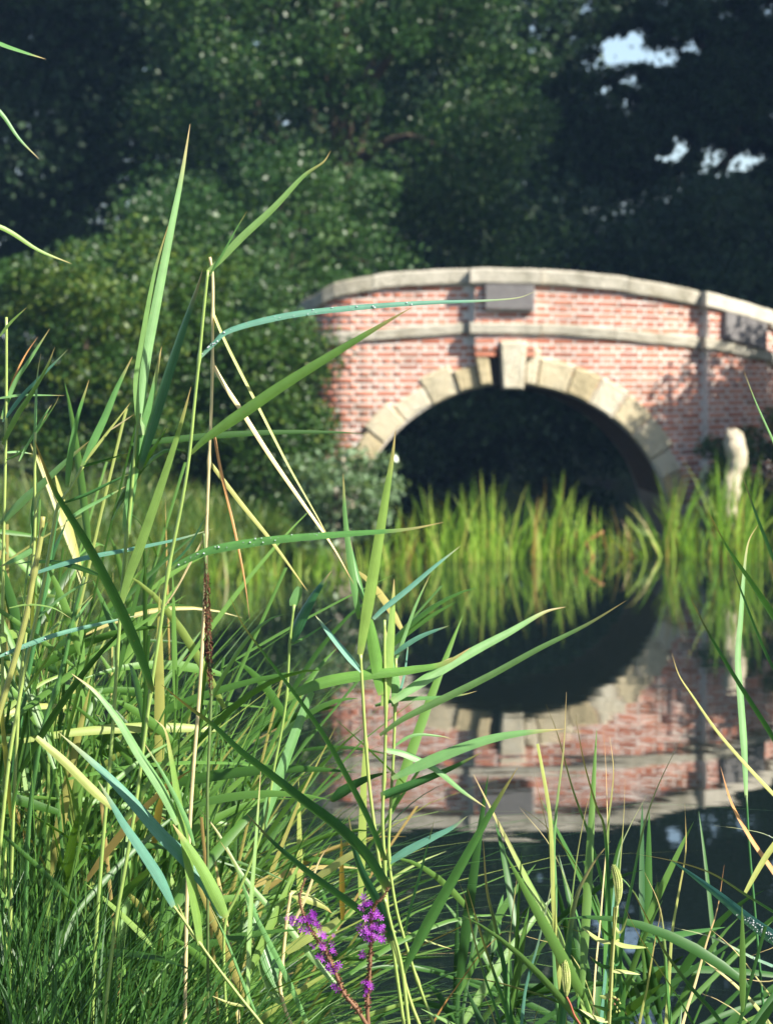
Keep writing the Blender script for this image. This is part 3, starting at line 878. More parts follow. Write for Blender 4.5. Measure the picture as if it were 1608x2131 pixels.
def blade(parent, origin, pts, w, mat, d0, d1, roll=None, name='leaf', base=0.45, tipw=0.0, fold=0.16, bow=0.0, cut=False, dew=0):
    """a reed leaf: lengthwise strip with a shallow V section, widest a quarter of the way up"""
    P, t = px_curve(pts, d0, d1, bow=bow)
    if roll is None: roll = R_.uniform(-0.75, 0.55)
    T = np.gradient(P, axis=0); T /= np.linalg.norm(T, axis=1)[:, None]
    V, UV = [], []
    # turn the visible face towards the sun for bright leaves, away from it for shaded ones
    m_ = len(P) // 2
    vw = P[m_] - np.array([0, 0, CAM_H]); vw /= np.linalg.norm(vw)
    s_ = np.cross(T[m_], vw); s_ /= np.linalg.norm(s_); n_ = np.cross(s_, T[m_])
    def facing(r_):
        nn_ = np.cross(s_ * math.cos(r_) + n_ * math.sin(r_), T[m_])
        if np.dot(nn_, vw) > 0: nn_ = -nn_
        return float(np.dot(nn_, np.array(TO_SUN)))
    if mat == 'reed_dewy_sky':
        pass
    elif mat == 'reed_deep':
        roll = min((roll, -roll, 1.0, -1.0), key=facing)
    else:
        roll = max((roll, -roll, roll + 0.4, -roll - 0.4), key=facing)
    roll_end = roll + R_.uniform(-0.4, 0.4)
    K = 5
    for i in range(len(P)):
        view = P[i] - np.array([0, 0, CAM_H]); view /= np.linalg.norm(view)
        s = np.cross(T[i], view); s /= np.linalg.norm(s)
        nn = np.cross(s, T[i])
        r = roll + (roll_end - roll) * t[i]
        s2 = s * math.cos(r) + nn * math.sin(r)
        n2 = np.cross(s2, T[i])
        d = P[i][1]
        tt = t[i]
        prof = (base + (1 - base) * min(1, tt / 0.22) ** 0.8) * ((1 - 0.45 * tt ** 5) if cut else max(0, 1 - tt ** 2.3) ** 0.85)
        if not cut: prof = max(prof, 0.03)
        hw = 0.40 * w * d / FPX * prof / max(0.55, math.cos(r))
        for k in range(K):
            q = -1 + 2 * k / (K - 1)
            V.append(P[i] + s2 * hw * q + n2 * hw * fold * 2 * (abs(q) ** 1.3 - 0.5))
            UV.append((k / (K - 1), tt * (0.7 if cut else 1)))
    F = []
    for i in range(len(P) - 1):
        for k in range(K - 1):
            a = i * K + k
            F.append((a, a + 1, a + K + 1, a + K))
    o = mesh_obj(name, V, np.array(F), M[mat], parent, origin, smooth=True, uvs=UV)
    if dew:
        DV, DF = [], []
        ico = [(0, 0, 1), (0.9, 0, 0.3), (0.28, 0.86, 0.3), (-0.73, 0.53, 0.3), (-0.73, -0.53, 0.3), (0.28, -0.86, 0.3), (0.7, 0.5, -0.5), (-0.27, 0.83, -0.5), (-0.87, 0, -0.5), (-0.27, -0.83, -0.5), (0.7, -0.5, -0.5)]
        fi = [(0, 1, 2), (0, 2, 3), (0, 3, 4), (0, 4, 5), (0, 5, 1), (1, 6, 2), (2, 7, 3), (3, 8, 4), (4, 9, 5), (5, 10, 1), (2, 6, 7), (3, 7, 8), (4, 8, 9), (5, 9, 10), (1, 10, 6)]
        n = len(P)
        for k in range(dew):
            i = R_.randrange(1, max(2, int(n * 0.62))); q = R_.uniform(-0.8, 0.8)
            a = np.array(V[i * K]); b = np.array(V[i * K + K - 1]); c = np.array(V[i * K + K // 2])
            nx = V[min(i + 1, n - 1) * K + K // 2] - c
            p = c + (b - a) * 0.5 * q * 0.9 + nx * R_.random()
            view = np.array([0, 0, CAM_H]) - p; view /= np.linalg.norm(view)
            rr = 0.0005 + 0.0012 * R_.random() ** 2.2
            off = len(DV)
            DV += [p + view * rr * 0.8 + np.array(v) * rr for v in ico]
            DF += [tuple(x + off for x in f) for f in fi]
        dd = mesh_obj('dew', DV, DF, M['dew'], o, origin, smooth=True)
        dd['kind'] = 'stuff'
    return o

def stem(parent, origin_holder, pts, w, mat, d0, d1, nodes=(), ground=True, taper=0.75, name='stem'):
    P, t = px_curve(pts, d0, d1)
    if ground:
        dirn = P[-1] - P[-2]; dirn /= np.linalg.norm(dirn)
        p = P[-1].copy()
        gz = float(height(p[0], p[1])) - 0.03
        ext = []
        for k in range(1, 5):
            f = k / 4
            ext.append(np.array([p[0] + dirn[0] * 0.12 * f, p[1], p[2] + (gz - p[2]) * f]))
        if gz < p[2]: P = np.concatenate([P, np.array(ext)])
    n = len(P)
    R = []
    for i in range(n):
        f = i / (n - 1)
        R.append(0.5 * w * P[i][1] / FPX * (taper + (1 - taper) * f))
    C2 = [np.array(unproj(x, y, d0)) for x, y in nodes]
    for c in C2:
        i = int(np.argmin(np.linalg.norm(P - c, axis=1)))
        R[i] *= 1.45
    v, f = tube_geo(P, R, 7)
    uv = [(k / 7, i / n * 0.7) for i in range(n) for k in range(7)]
    return v, f, uv, P

def reed(label, stem_pts, stem_w, leaves, d=D0, stem_mat='stem_green', nodes=(), name='reed_plant', cat='reed', group='reeds in the foreground', dd=0.0, extra=()):
    """stem_pts run from the top down to the lowest visible point; leaves: dicts"""
    v, f, uv, P = stem(None, None, stem_pts, stem_w, stem_mat, d, d + dd, nodes)
    base = Vector(P[-1])
    root = empty(name, base, label, cat, group)
    mesh_obj('stem', v, f, M[stem_mat], root, base, smooth=True, uvs=uv)
    for (pts, w, *rest) in leaves:
        kw = rest[0] if rest else {}
        kw = dict(kw)
        mat = kw.pop('m', 'reed')
        dz = kw.pop('dz', None)
        # depth of the stem where the leaf leaves it
        b = np.array([pts[0][0], pts[0][1]], float)
        sp = np.array(stem_pts, float)
        seg = np.linalg.norm(sp - b, axis=1)
        i = int(np.argmin(seg)); frac = i / max(1, len(sp) - 1)
        da = d + dd * frac + kw.pop('off', 0.0)
        length = sum(math.hypot(pts[k + 1][0] - pts[k][0], pts[k + 1][1] - pts[k][1]) for k in range(len(pts) - 1)) / px_at(d)
        if dz is None: dz = R_.uniform(-0.35, 0.35) * length
        blade(root, base, pts, w, mat, da, da + dz, **kw)
    for (pts, w, mat) in extra:
        vv, ff, uu, _ = stem(None, None, pts, w, mat, d, d + R_.uniform(-0.05, 0.05), (), ground=False, taper=1.0)
        mesh_obj('stalk', vv, ff, M[mat], root, base, smooth=True, uvs=uu)
    return root

B_, Dp, Y_, S_, Ru = dict(m='reed_blue'), dict(m='reed_deep'), dict(m='reed_yellow'), dict(m='straw'), dict(m='rust')

reed('tall reed with two long upright pale leaves left of the straw stalk',
     [(292, 860), (285, 900), (272, 1050), (264, 1120), (252, 1262), (243, 1400), (232, 1560), (215, 1750), (200, 1950), (192, 2131)], 9,
     [([(293, 905), (296, 820), (306, 740), (325, 640), (352, 500), (378, 370), (396, 258)], 27, dict(base=0.7, roll=-0.2)),
      ([(290, 890), (285, 800), (297, 710), (322, 570), (350, 470)], 16, dict(base=0.7, roll=0.5)),
      ([(288, 975), (310, 900), (345, 790), (378, 690), (410, 600), (422, 560)], 29, dict(roll=-0.9, m='reed_deep', base=0.6)),
      ([(264, 1112), (268, 1060), (282, 970), (300, 890), (320, 810), (335, 730), (338, 722)], 26, dict(base=0.8, roll=0.2)),
      ([(252, 1262), (268, 1205), (292, 1140), (318, 1065), (345, 985), (375, 890), (398, 805)], 26, dict(base=0.5, roll=-0.6))], nodes=[(264, 1118), (252, 1262)])

reed('broken straw-coloured reed stalk with stiff hanging dry leaves',
     [(437, 535), (443, 580), (443, 680), (442, 780), (439, 880), (435, 980), (431, 1090), (429, 1180), (424, 1290), (415, 1450), (400, 1640), (390, 1850), (385, 2131)], 8.5,
     [([(445, 762), (470, 805), (505, 858), (560, 945), (622, 1035), (690, 1133), (736, 1215)], 12, dict(m='straw', base=0.8, dz=-0.1)),
      ([(446, 655), (475, 722), (540, 850), (600, 968), (660, 1075), (700, 1150)], 8, dict(m='reed_yellow', base=0.9)),
      ([(437, 962), (500, 1045), (570, 1132), (640, 1230)], 12, dict(m='reed_yellow', base=0.8)),
      ([(447, 910), (458, 970), (474, 1040), (490, 1110), (508, 1200), (520, 1290)], 8, dict(m='rust', base=0.9)),
      ([(429, 1112), (400, 1165), (362, 1235), (320, 1290)], 6, S_)], stem_mat='straw', nodes=[(443, 655), (442, 762), (436, 962), (430, 1108)], d=D0 - 0.05)

reed('slender leaning reed with long arching leaves crossing in front of the bridge',
     [(433, 562), (424, 650), (415, 745), (405, 840), (394, 950), (378, 1050), (351, 1186), (335, 1300), (314, 1440), (297, 1570), (282, 1680), (262, 1800), (240, 1930), (216, 2131)], 8.5,
     [([(415, 745), (445, 715), (482, 686), (600, 656), (740, 640), (880, 630), (1000, 626), (1075, 620), (1112, 607)], 17, dict(base=0.5, roll=-0.5, dew=30, m='reed_blue', dz=0.1)),
      ([(396, 945), (432, 910), (500, 862), (590, 800), (690, 738), (790, 678), (856, 640)], 31, dict(base=0.25, roll=-0.15, dz=-0.1)),
      ([(351, 1186), (400, 1160), (450, 1142), (560, 1124), (700, 1112), (840, 1102), (922, 1087)], 23, dict(base=0.5, roll=-0.35, dew=26, dz=-0.05)),
      ([(314, 1438), (300, 1390), (250, 1270), (190, 1150), (135, 1058), (108, 1010), (72, 915)], 29, dict(base=0.5, m='reed_deep', roll=0.6, dz=-0.25)),
      ([(433, 565), (455, 545), (500, 497), (570, 432), (630, 368), (672, 338), (688, 314)], 20, dict(base=0.5, m='reed', roll=-0.3, dz=0.0)),
      ([(436, 575), (460, 535), (490, 480), (514, 440)], 6, {}),
      ([(353, 1180), (390, 1140), (420, 1090), (434, 1060)], 8, dict(m='reed_deep'))], nodes=[(415, 745), (351, 1186), (314, 1440), (280, 1690)], d=D0 - 0.2)

reed('thin reed with a snapped sheath below the straw stalk, one broad dark leaf',
     [(612, 1258), (603, 1340), (597, 1445), (586, 1520), (572, 1590), (564, 1640), (548, 1720), (520, 1800), (490, 1870), (470, 1915), (466, 2000), (472, 2131)], 7,
     [([(609, 1262), (614, 1248), (624, 1222)], 25, dict(base=0.6, cut=True, roll=0.0, dz=0)),
      ([(604, 1338), (620, 1295), (650, 1240), (678, 1202), (690, 1188)], 36, dict(m='reed_deep', base=0.4, roll=-0.95)),
      ([(593, 1455), (620, 1440), (680, 1418), (760, 1404), (850, 1395), (925, 1380), (978, 1348)], 31, dict(base=0.55, roll=-0.3)),
      ([(545, 1735), (556, 1690), (580, 1622), (606, 1550), (632, 1480), (650, 1440)], 27, dict(base=0.5, cut=True, roll=0.15)),
      ([(600, 1345), (645, 1320), (690, 1290)], 7, {})], nodes=[(610, 1262), (603, 1340), (595, 1450)], d=D0 + 0.05)

reed('pale upright reed with tall V of two leaves left of centre pair',
     [(750, 1362), (754, 1430), (760, 1530), (768, 1630), (779, 1720), (790, 1800), (800, 1858), (814, 1940), (838, 2030), (856, 2090), (872, 2131)], 8.5,
     [([(750, 1362), (758, 1310), (770, 1240), (786, 1140), (802, 1040), (815, 960), (823, 895)], 31, dict(base=0.5, roll=0.1, dz=-0.05)),
      ([(748, 1288), (738, 1225), (727, 1150), (718, 1070), (714, 985)], 19, dict(base=0.55, roll=-0.5)),
      ([(757, 1250), (748, 1215), (735, 1160), (728, 1120)], 15, dict(base=0.6, roll=0.3)),
      ([(753, 1398), (725, 1364), (690, 1322), (656, 1280)], 19, dict(base=0.5, m='reed_blue', roll=0.7)),
      ([(838, 2030), (850, 2000), (900, 1905), (960, 1800), (1020, 1692), (1076, 1598)], 30, dict(base=0.35, roll=-0.2))], nodes=[(750, 1362), (765, 1555), (800, 1858), (838, 2030)], d=D0)

reed('leafy centre reed with two long leaves reaching right over the arch reflection',
     [(800, 1290), (800, 1380), (803, 1470), (800, 1600), (796, 1700), (800, 1790), (806, 1890), (820, 1990), (840, 2131)], 8,
     [([(797, 1445), (788, 1400), (778, 1345), (768, 1290)], 33, dict(base=0.7, cut=True, roll=0.2)),
      ([(800, 1470), (806, 1420), (812, 1350), (818, 1250), (820, 1205)], 26, dict(base=0.7, roll=-0.5)),
      ([(776, 1288), (800, 1265), (850, 1225), (905, 1178), (958, 1136)], 15, dict(base=0.6, m='reed_blue', roll=-0.8)),
      ([(815, 1460), (860, 1430), (920, 1392), (990, 1352), (1060, 1315), (1130, 1275), (1176, 1263)], 28, dict(base=0.6, roll=-0.1, dz=0.1)),
      ([(790, 1530), (840, 1495), (920, 1455), (1020, 1405), (1120, 1350), (1220, 1300), (1302, 1250)], 20, dict(base=0.4, roll=-0.3, dz=-0.15)),
      ([(800, 1402), (850, 1392), (905, 1384), (940, 1368)], 16, dict(base=0.7, m='reed', roll=-0.6)),
      ([(815, 1620), (870, 1594), (940, 1564), (1010, 1540), (1080, 1526), (1172, 1517)], 30, dict(base=0.35, roll=0.05)),
      ([(690, 1668), (730, 1640), (770, 1620), (812, 1606)], 34, dict(base=0.3, m='reed_deep', roll=0.9, off=0.04)),
      ([(792, 1660), (870, 1630), (940, 1600), (1002, 1566)], 26, dict(base=0.8, m='reed_deep', roll=0.95)),
      ([(800, 1560), (845, 1570), (905, 1600), (960, 1645), (1010, 1680)], 18, dict(base=0.6, roll=0.3))], nodes=[(803, 1470), (798, 1620), (800, 1790)], d=D0 + 0.06)

reed('thin reed of the centre pair, right-hand stem with small side leaves',
     [(824, 1370), (822, 1470), (819, 1560), (812, 1690), (809, 1780), (822, 1880), (840, 1950), (868, 2040), (902, 2131)], 7.5,
     [([(822, 1470), (824, 1420), (812, 1360), (800, 1300)], 24, dict(base=0.7, roll=0.3)),
      ([(822, 1380), (840, 1330), (865, 1260), (895, 1195)], 10, {}),
      ([(818, 1362), (845, 1342), (880, 1322), (934, 1302)], 14, dict(m='reed_blue')),
      ([(828, 1455), (842, 1400), (850, 1330)], 7, dict(m='reed_blue')),
      ([(780, 1468), (830, 1455), (900, 1452), (960, 1446), (992, 1438)], 12, dict(base=0.6)),
      ([(816, 1555), (860, 1530), (915, 1532), (940, 1538)], 9, {}),
      ([(806, 1795), (850, 1768), (900, 1742), (940, 1722), (972, 1698)], 22, dict(base=0.6, m='reed_blue', roll=-0.5)),
      ([(840, 1955), (850, 1900), (870, 1830), (905, 1700)], 8, Dp),
      ([(806, 1935), (850, 1942), (900, 1962), (940, 1975)], 7, Y_)], nodes=[(822, 1470), (809, 1780), (868, 2040)], d=D0 + 0.1)

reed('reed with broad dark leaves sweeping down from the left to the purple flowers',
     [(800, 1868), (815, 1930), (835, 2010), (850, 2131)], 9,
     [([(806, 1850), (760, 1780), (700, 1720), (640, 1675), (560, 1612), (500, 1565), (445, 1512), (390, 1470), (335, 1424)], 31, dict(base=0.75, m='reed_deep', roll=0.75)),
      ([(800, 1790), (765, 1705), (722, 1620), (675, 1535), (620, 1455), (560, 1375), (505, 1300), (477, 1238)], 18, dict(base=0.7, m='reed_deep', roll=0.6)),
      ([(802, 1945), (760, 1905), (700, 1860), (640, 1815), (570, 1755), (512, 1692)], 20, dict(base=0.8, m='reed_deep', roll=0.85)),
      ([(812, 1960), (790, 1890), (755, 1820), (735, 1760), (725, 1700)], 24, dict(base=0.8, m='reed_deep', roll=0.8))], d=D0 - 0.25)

reed('low reed with a fan of broad blue-green leaves pointing up left',
     [(362, 1886), (390, 1925), (418, 1966), (450, 2010), (500, 2075), (545, 2131)], 7,
     [([(418, 1966), (410, 1900), (400, 1830), (385, 1740), (370, 1650), (358, 1580), (345, 1520), (324, 1498)], 27, dict(base=0.5, roll=0.3)),
      ([(362, 1886), (335, 1830), (300, 1775), (262, 1720), (238, 1680), (205, 1625)], 29, dict(base=0.45, m='reed_blue', roll=0.25)),
      ([(466, 1908), (430, 1840), (385, 1785), (335, 1735), (280, 1672), (225, 1615), (170, 1565), (126, 1527)], 38, dict(base=0.5, roll=0.05, m='reed_blue')),
      ([(235, 1682), (190, 1640), (135, 1585), (76, 1534)], 23, dict(base=0.5, m='reed_yellow', cut=True, roll=-0.1)),
      ([(372, 1715), (335, 1640), (290, 1570), (248, 1500), (200, 1440), (150, 1402)], 26, dict(base=0.6, roll=0.2)),
      ([(405, 1760), (385, 1700), (345, 1620), (300, 1545)], 13, dict(roll=-0.3)),
      ([(470, 1910), (452, 1868), (425, 1815), (395, 1765), (360, 1715)], 34, dict(base=0.6, roll=-0.2)),
      ([(418, 1966), (395, 1935), (370, 1880)], 9, Y_)], nodes=[(362, 1886), (418, 1966)], d=D0 - 0.3)

reed('thin upright reed with one needle-straight leaf left of the purple flowers',
     [(517, 2094), (528, 2112), (542, 2131)], 6,
     [([(517, 2094), (518, 2000), (523, 1880), (533, 1750), (543, 1600)], 13, dict(base=0.6, roll=0.2)),
      ([(517, 2094), (480, 2088), (440, 2072)], 8, Y_),
      ([(540, 2125), (505, 2040), (470, 1950), (435, 1880)], 7, {})], nodes=[(517, 2094)], d=D0 - 0.15)

reed('straw-stemmed reed between the two purple flower spikes and the needle leaf',
     [(605, 1858), (597, 1910), (592, 1960), (587, 2010), (582, 2045), (590, 2090), (605, 2131)], 9,
     [([(582, 2060), (560, 2000), (540, 1940), (518, 1870), (505, 1832)], 40, dict(base=0.5, roll=0.1)),
      ([(590, 2090), (570, 2070), (540, 2000), (525, 1950)], 24, dict(roll=-0.3)),
      ([(706, 2058), (650, 1992), (600, 1930), (555, 1882), (500, 1815), (455, 1735), (417, 1685)], 18, dict(base=0.6, roll=-0.2)),
      ([(640, 2131), (600, 2040), (560, 1960), (520, 1880), (490, 1800), (458, 1750)], 15, dict(base=0.7)),
      ([(605, 1858), (640, 1870), (672, 1885), (690, 1900)], 26, dict(base=0.5, m='reed_yellow', roll=-0.4)),
      ([(595, 1980), (640, 1950), (680, 1930), (705, 1912)], 26, dict(base=0.7, cut=True, m='reed_yellow', roll=0.5)),
      ([(610, 1925), (640, 1860), (665, 1790), (690, 1755)], 8, S_),
      ([(660, 1825), (690, 1805), (720, 1785), (760, 1765)], 20, dict(m='reed_yellow', base=0.8, cut=True, roll=-0.5))], stem_mat='straw', nodes=[(597, 1910), (587, 2010)], d=D0 + 0.12)

# left edge group
reed('reed at the far left edge with thin crossed tips',
     [(14, 660), (14, 800), (12, 960), (8, 1150), (6, 1400), (10, 1700), (14, 2131)], 8,
     [([(4, 872), (30, 800), (65, 745), (104, 684)], 13, dict(base=0.5, roll=-0.3)),
      ([(4, 868), (25, 800), (52, 742), (80, 700)], 7, Ru),
      ([(6, 878), (50, 820), (95, 775), (142, 727)], 11, dict(m='reed_blue')),
      ([(6, 925), (38, 862), (62, 826), (95, 770), (115, 722)], 15, dict(base=0.5)),
      ([(0, 700), (22, 672), (56, 640)], 8, {}),
      ([(-10, 830), (40, 822), (90, 822), (135, 823)], 7, {}),
      ([(8, 960), (50, 935), (110, 850), (125, 820)], 6, {}),
      ([(2, 1090), (50, 1040), (85, 1010), (140, 958), (186, 918)], 22, dict(base=0.5, roll=-0.2)),
      ([(8, 942), (40, 940), (70, 945)], 6, {})], d=D0 + 0.25)
reed('reed near the left edge with a single tall thin blade and side leaf',
     [(74, 900), (73, 1000), (74, 1060), (72, 1130), (62, 1260), (45, 1400), (35, 1560), (25, 1800), (20, 2131)], 8,
     [([(73, 980), (74, 900), (78, 790), (86, 735)], 9, dict(base=0.6)),
      ([(73, 900), (90, 870), (108, 842)], 7, {}),
      ([(40, 960), (70, 905), (100, 860)], 7, {}),
      ([(74, 1140), (50, 1155), (0, 1180)], 16, {}),
      ([(72, 1130), (70, 1070), (75, 1020), (73, 960)], 14, dict(base=0.6))], d=D0 + 0.18)
reed('leaning reed left of the tall pair with two bright pointed leaves',
     [(172, 970), (148, 1015), (122, 1052), (112, 1100), (98, 1180), (82, 1260), (62, 1350), (40, 1460), (15, 1620), (-10, 1900), (-20, 2131)], 9,
     [([(172, 970), (192, 925), (218, 870), (245, 805), (276, 742)], 21, dict(base=0.45, roll=-0.2)),
      ([(140, 1015), (147, 950), (162, 870), (186, 790)], 17, dict(base=0.5, roll=0.1)),
      ([(172, 968), (205, 925), (240, 880), (272, 838)], 8, Y_),
      ([(230, 895), (260, 875), (280, 862)], 4, S_),
      ([(172, 972), (220, 958), (270, 942)], 9, Dp),
      ([(125, 1050), (180, 1030), (240, 1000), (290, 980)], 9, Dp),
      ([(138, 1085), (170, 1062), (220, 1035), (262, 1012)], 10, {}),
      ([(120, 1050), (100, 1000), (80, 945)], 5, S_)], nodes=[(172, 970), (122, 1052)], d=D0 + 0.1)
reed('stout yellow-green reed stem at the left edge with blue dewy leaf',
     [(90, 1075), (84, 1130), (72, 1190), (58, 1270), (38, 1350), (15, 1430), (-12, 1540), (-40, 1800), (-45, 2131)], 15,
     [([(84, 1130), (98, 1090), (107, 1080)], 8, {}),
      ([(60, 1197), (110, 1180), (180, 1160), (270, 1143), (370, 1122), (445, 1100)], 13, dict(m='reed_blue', dew=8)),
      ([(-5, 1368), (50, 1345), (120, 1320), (200, 1300), (300, 1278)], 13, dict(m='reed_blue', dew=8)),
      ([(20, 1265), (60, 1258), (110, 1265), (150, 1288)], 5, {}),
      ([(80, 1285), (120, 1250), (165, 1220), (200, 1205)], 8, {})], nodes=[(72, 1190)], d=D0 + 0.05, stem_mat='reed_yellow')
reed('straight green reed stem in the left thicket right of the stout stem',
     [(176, 1200), (160, 1260), (148, 1305), (136, 1370), (116, 1440), (95, 1500), (78, 1580), (62, 1700), (55, 1850), (50, 2131)], 11,
     [([(148, 1305), (170, 1272), (195, 1240)], 8, {}),
      ([(52, 1440), (90, 1385), (125, 1330)], 9, {}),
      ([(70, 1345), (110, 1308), (160, 1268), (195, 1235)], 7, {})], stem_mat='reed', nodes=[(148, 1305), (116, 1440)], d=D0 + 0.15)
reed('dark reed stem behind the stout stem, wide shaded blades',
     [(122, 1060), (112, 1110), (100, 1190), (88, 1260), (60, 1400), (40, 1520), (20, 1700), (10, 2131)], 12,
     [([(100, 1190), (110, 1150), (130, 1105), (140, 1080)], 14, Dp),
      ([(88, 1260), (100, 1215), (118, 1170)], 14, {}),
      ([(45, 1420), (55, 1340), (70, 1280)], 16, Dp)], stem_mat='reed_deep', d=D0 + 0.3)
reed('reed standing outside the left edge with three tips poking into the dark trees',
     [(-60, 40), (-70, 300), (-75, 700), (-70, 1200), (-60, 1700), (-55, 2131)], 9,
     [([(-65, 60), (0, 90), (50, 108), (96, 123)], 12, dict(base=0.6)),
      ([(-68, 170), (0, 232), (40, 288), (82, 331)], 12, dict(base=0.6)),
      ([(-72, 450), (10, 476), (80, 520), (150, 549)], 13, dict(base=0.6))], d=D0 - 0.1)

# brown flower spike
def brown_spike():
    pts = [(428, 1172), (431, 1240), (433, 1310), (436, 1380), (440, 1446)]
    P, t = px_curve([(424, 1110), (427, 1160)] + pts, D0 - 0.1, D0 - 0.1, n=8)
    g = np.random.default_rng(3)
    low = np.array(unproj(432, 1640, D0 - 0.1)); gz = np.array([low[0], low[1], float(height(low[0], low[1])) - 0.03])
    root = empty('sedge_spike', Vector(gz), 'fuzzy dark brown sedge flower spike below the straw stalk', 'flower spike')
    S = np.concatenate([P, [low], [gz]])
    v, f = tube_geo(S, np.full(len(S), 0.0022), 6)
    mesh_obj('stem', v, f, M['reed_deep'], root, gz, smooth=True)
    body = px_curve(pts, D0 - 0.1, D0 - 0.1, n=40)[0]
    BV, BF = [], []
    n = 1500
    idx = g.integers(0, len(body), n)
    c = body[idx]
    dirn = g.normal(size=(n, 3)); dirn /= np.linalg.norm(dirn, axis=1)[:, None]; dirn[:, 2] -= 0.8
    prof = np.sin(np.clip(idx / len(body), 0.03, 0.97) * math.pi) ** 0.35
    c = c + g.normal(size=(n, 3)) * 0.0022 * prof[:, None]
    tipp = c + dirn * (0.0045 * prof[:, None])
    side = np.cross(dirn, g.normal(size=(n, 3))); side /= np.linalg.norm(side, axis=1)[:, None]
    V = np.stack([c - side * 0.0010, c + side * 0.0010, tipp], 1).reshape(-1, 3)
    o = mesh_obj('bristles', V, np.arange(3 * n).reshape(-1, 3), M['spike'], root, gz, tint=g.random(n))
    o['kind'] = 'stuff'
brown_spike()

# right edge group
reed('reed outside the right edge with long dark blades leaning in over the brick reflection',
     [(1660, 1150), (1665, 1400), (1668, 1700), (1670, 2131)], 9,
     [([(1660, 1370), (1608, 1285), (1560, 1212), (1512, 1140), (1470, 1060)], 23, dict(base=0.8, m='reed_deep', roll=0.4)),
      ([(1664, 1640), (1608, 1538), (1540, 1430), (1480, 1330), (1436, 1245)], 14, dict(base=0.8, m='reed_deep')),
      ([(1662, 1310), (1608, 1165), (1575, 1080), (1542, 985)], 12, dict(base=0.8, m='reed_deep')),
      ([(1660, 1040), (1608, 918), (1572, 838), (1546, 770)], 7, dict(base=0.8)),
      ([(1664, 1710), (1608, 1652), (1550, 1590), (1490, 1520), (1440, 1448), (1412, 1405), (1397, 1360)], 10, dict(base=0.8, m='reed_yellow')),
      ([(1664, 1490), (1608, 1392), (1575, 1320), (1540, 1228), (1508, 1145)], 9, dict(base=0.8, m='reed_deep')),
      ([(1668, 1900), (1608, 1812), (1560, 1742), (1522, 1672), (1498, 1595)], 13, dict(base=0.8, m='rust')),
      ([(1668, 1690), (1608, 1762), (1578, 1808), (1550, 1858)], 16, dict(base=0.8, m='reed_yellow', cut=True))], d=D0)
reed('slim reed by the right edge with one twisted upright leaf over the brick reflection',
     [(1552, 1655), (1558, 1760), (1570, 1900), (1590, 2131)], 6,
     [([(1552, 1660), (1548, 1560), (1541, 1460), (1535, 1370), (1541, 1285), (1547, 1200), (1556, 1130), (1576, 1092)], 19, dict(base=0.4, roll=-0.4))], stem_mat='reed_deep', d=D0 + 0.08)

# lower right grasses
def tuft(label, leaves, root_px, d=D0, name='grass_tuft'):
    b = np.array(unproj(root_px[0], root_px[1], d)); gz = float(height(b[0], b[1])) - 0.02
    base = Vector((b[0], b[1], gz))
    o = empty(name, base, label, 'grass', 'grass tufts in the foreground')
    for (pts, w, *rest) in leaves:
        kw = dict(rest[0]) if rest else {}
        mat = kw.pop('m', 'reed_deep')
        dz = kw.pop('dz', R_.uniform(-0.08, 0.08))
        # carry the leaf on down to the root
        p0, p1 = pts[0], pts[1]
        gpx = 840 + FPX * (CAM_H - gz) / d
        ux, uy = p0[0] - p1[0], p0[1] - p1[1]; ul = math.hypot(ux, uy)
        k_ = min(260.0, max(60.0, (gpx - p0[1]) * 0.45))
        low = (p0[0] + k_ * 0.8 * ux / ul, p0[1] + k_ * (0.8 * uy / ul + 0.2))
        blade(o, base, [(root_px[0], gpx), low] + list(pts), w, mat, d, d + dz, base=kw.pop('base', 0.75), **kw)
    return o

tuft('upright fan of dark green blades in front of the water right of the flowers',
     [([(1058, 2131), (1038, 2060), (1005, 1960), (972, 1848)], 18, {}), ([(1040, 2131), (1010, 2040), (985, 1950), (968, 1872), (955, 1836)], 12, dict(m='reed_deep')),
      ([(1052, 2060), (1045, 2000), (1028, 1920), (1012, 1850), (1005, 1750)], 22, dict(m='reed_deep')), ([(1057, 2110), (1058, 2040), (1062, 1940), (1075, 1828)], 13, dict(m='reed')),
      ([(1085, 2131), (1095, 2050), (1120, 1960), (1145, 1850), (1150, 1800)], 13, dict(m='reed_blue')), ([(1030, 2131), (1015, 2090), (1000, 2062)], 9, {})], (1055, 2131))
tuft('crossing broad blades forming an X before the brick reflection',
     [([(1180, 2000), (1150, 1920), (1105, 1845), (1062, 1762), (1025, 1690), (985, 1612)], 30, dict(m='reed', base=0.6)),
      ([(1265, 2000), (1235, 1880), (1190, 1790), (1135, 1720), (1080, 1678)], 12, {}),
      ([(1195, 2131), (1215, 2020), (1205, 1920), (1150, 1770), (1080, 1680)], 9, dict(m='reed'))], (1195, 2131), d=D0 + 0.1)
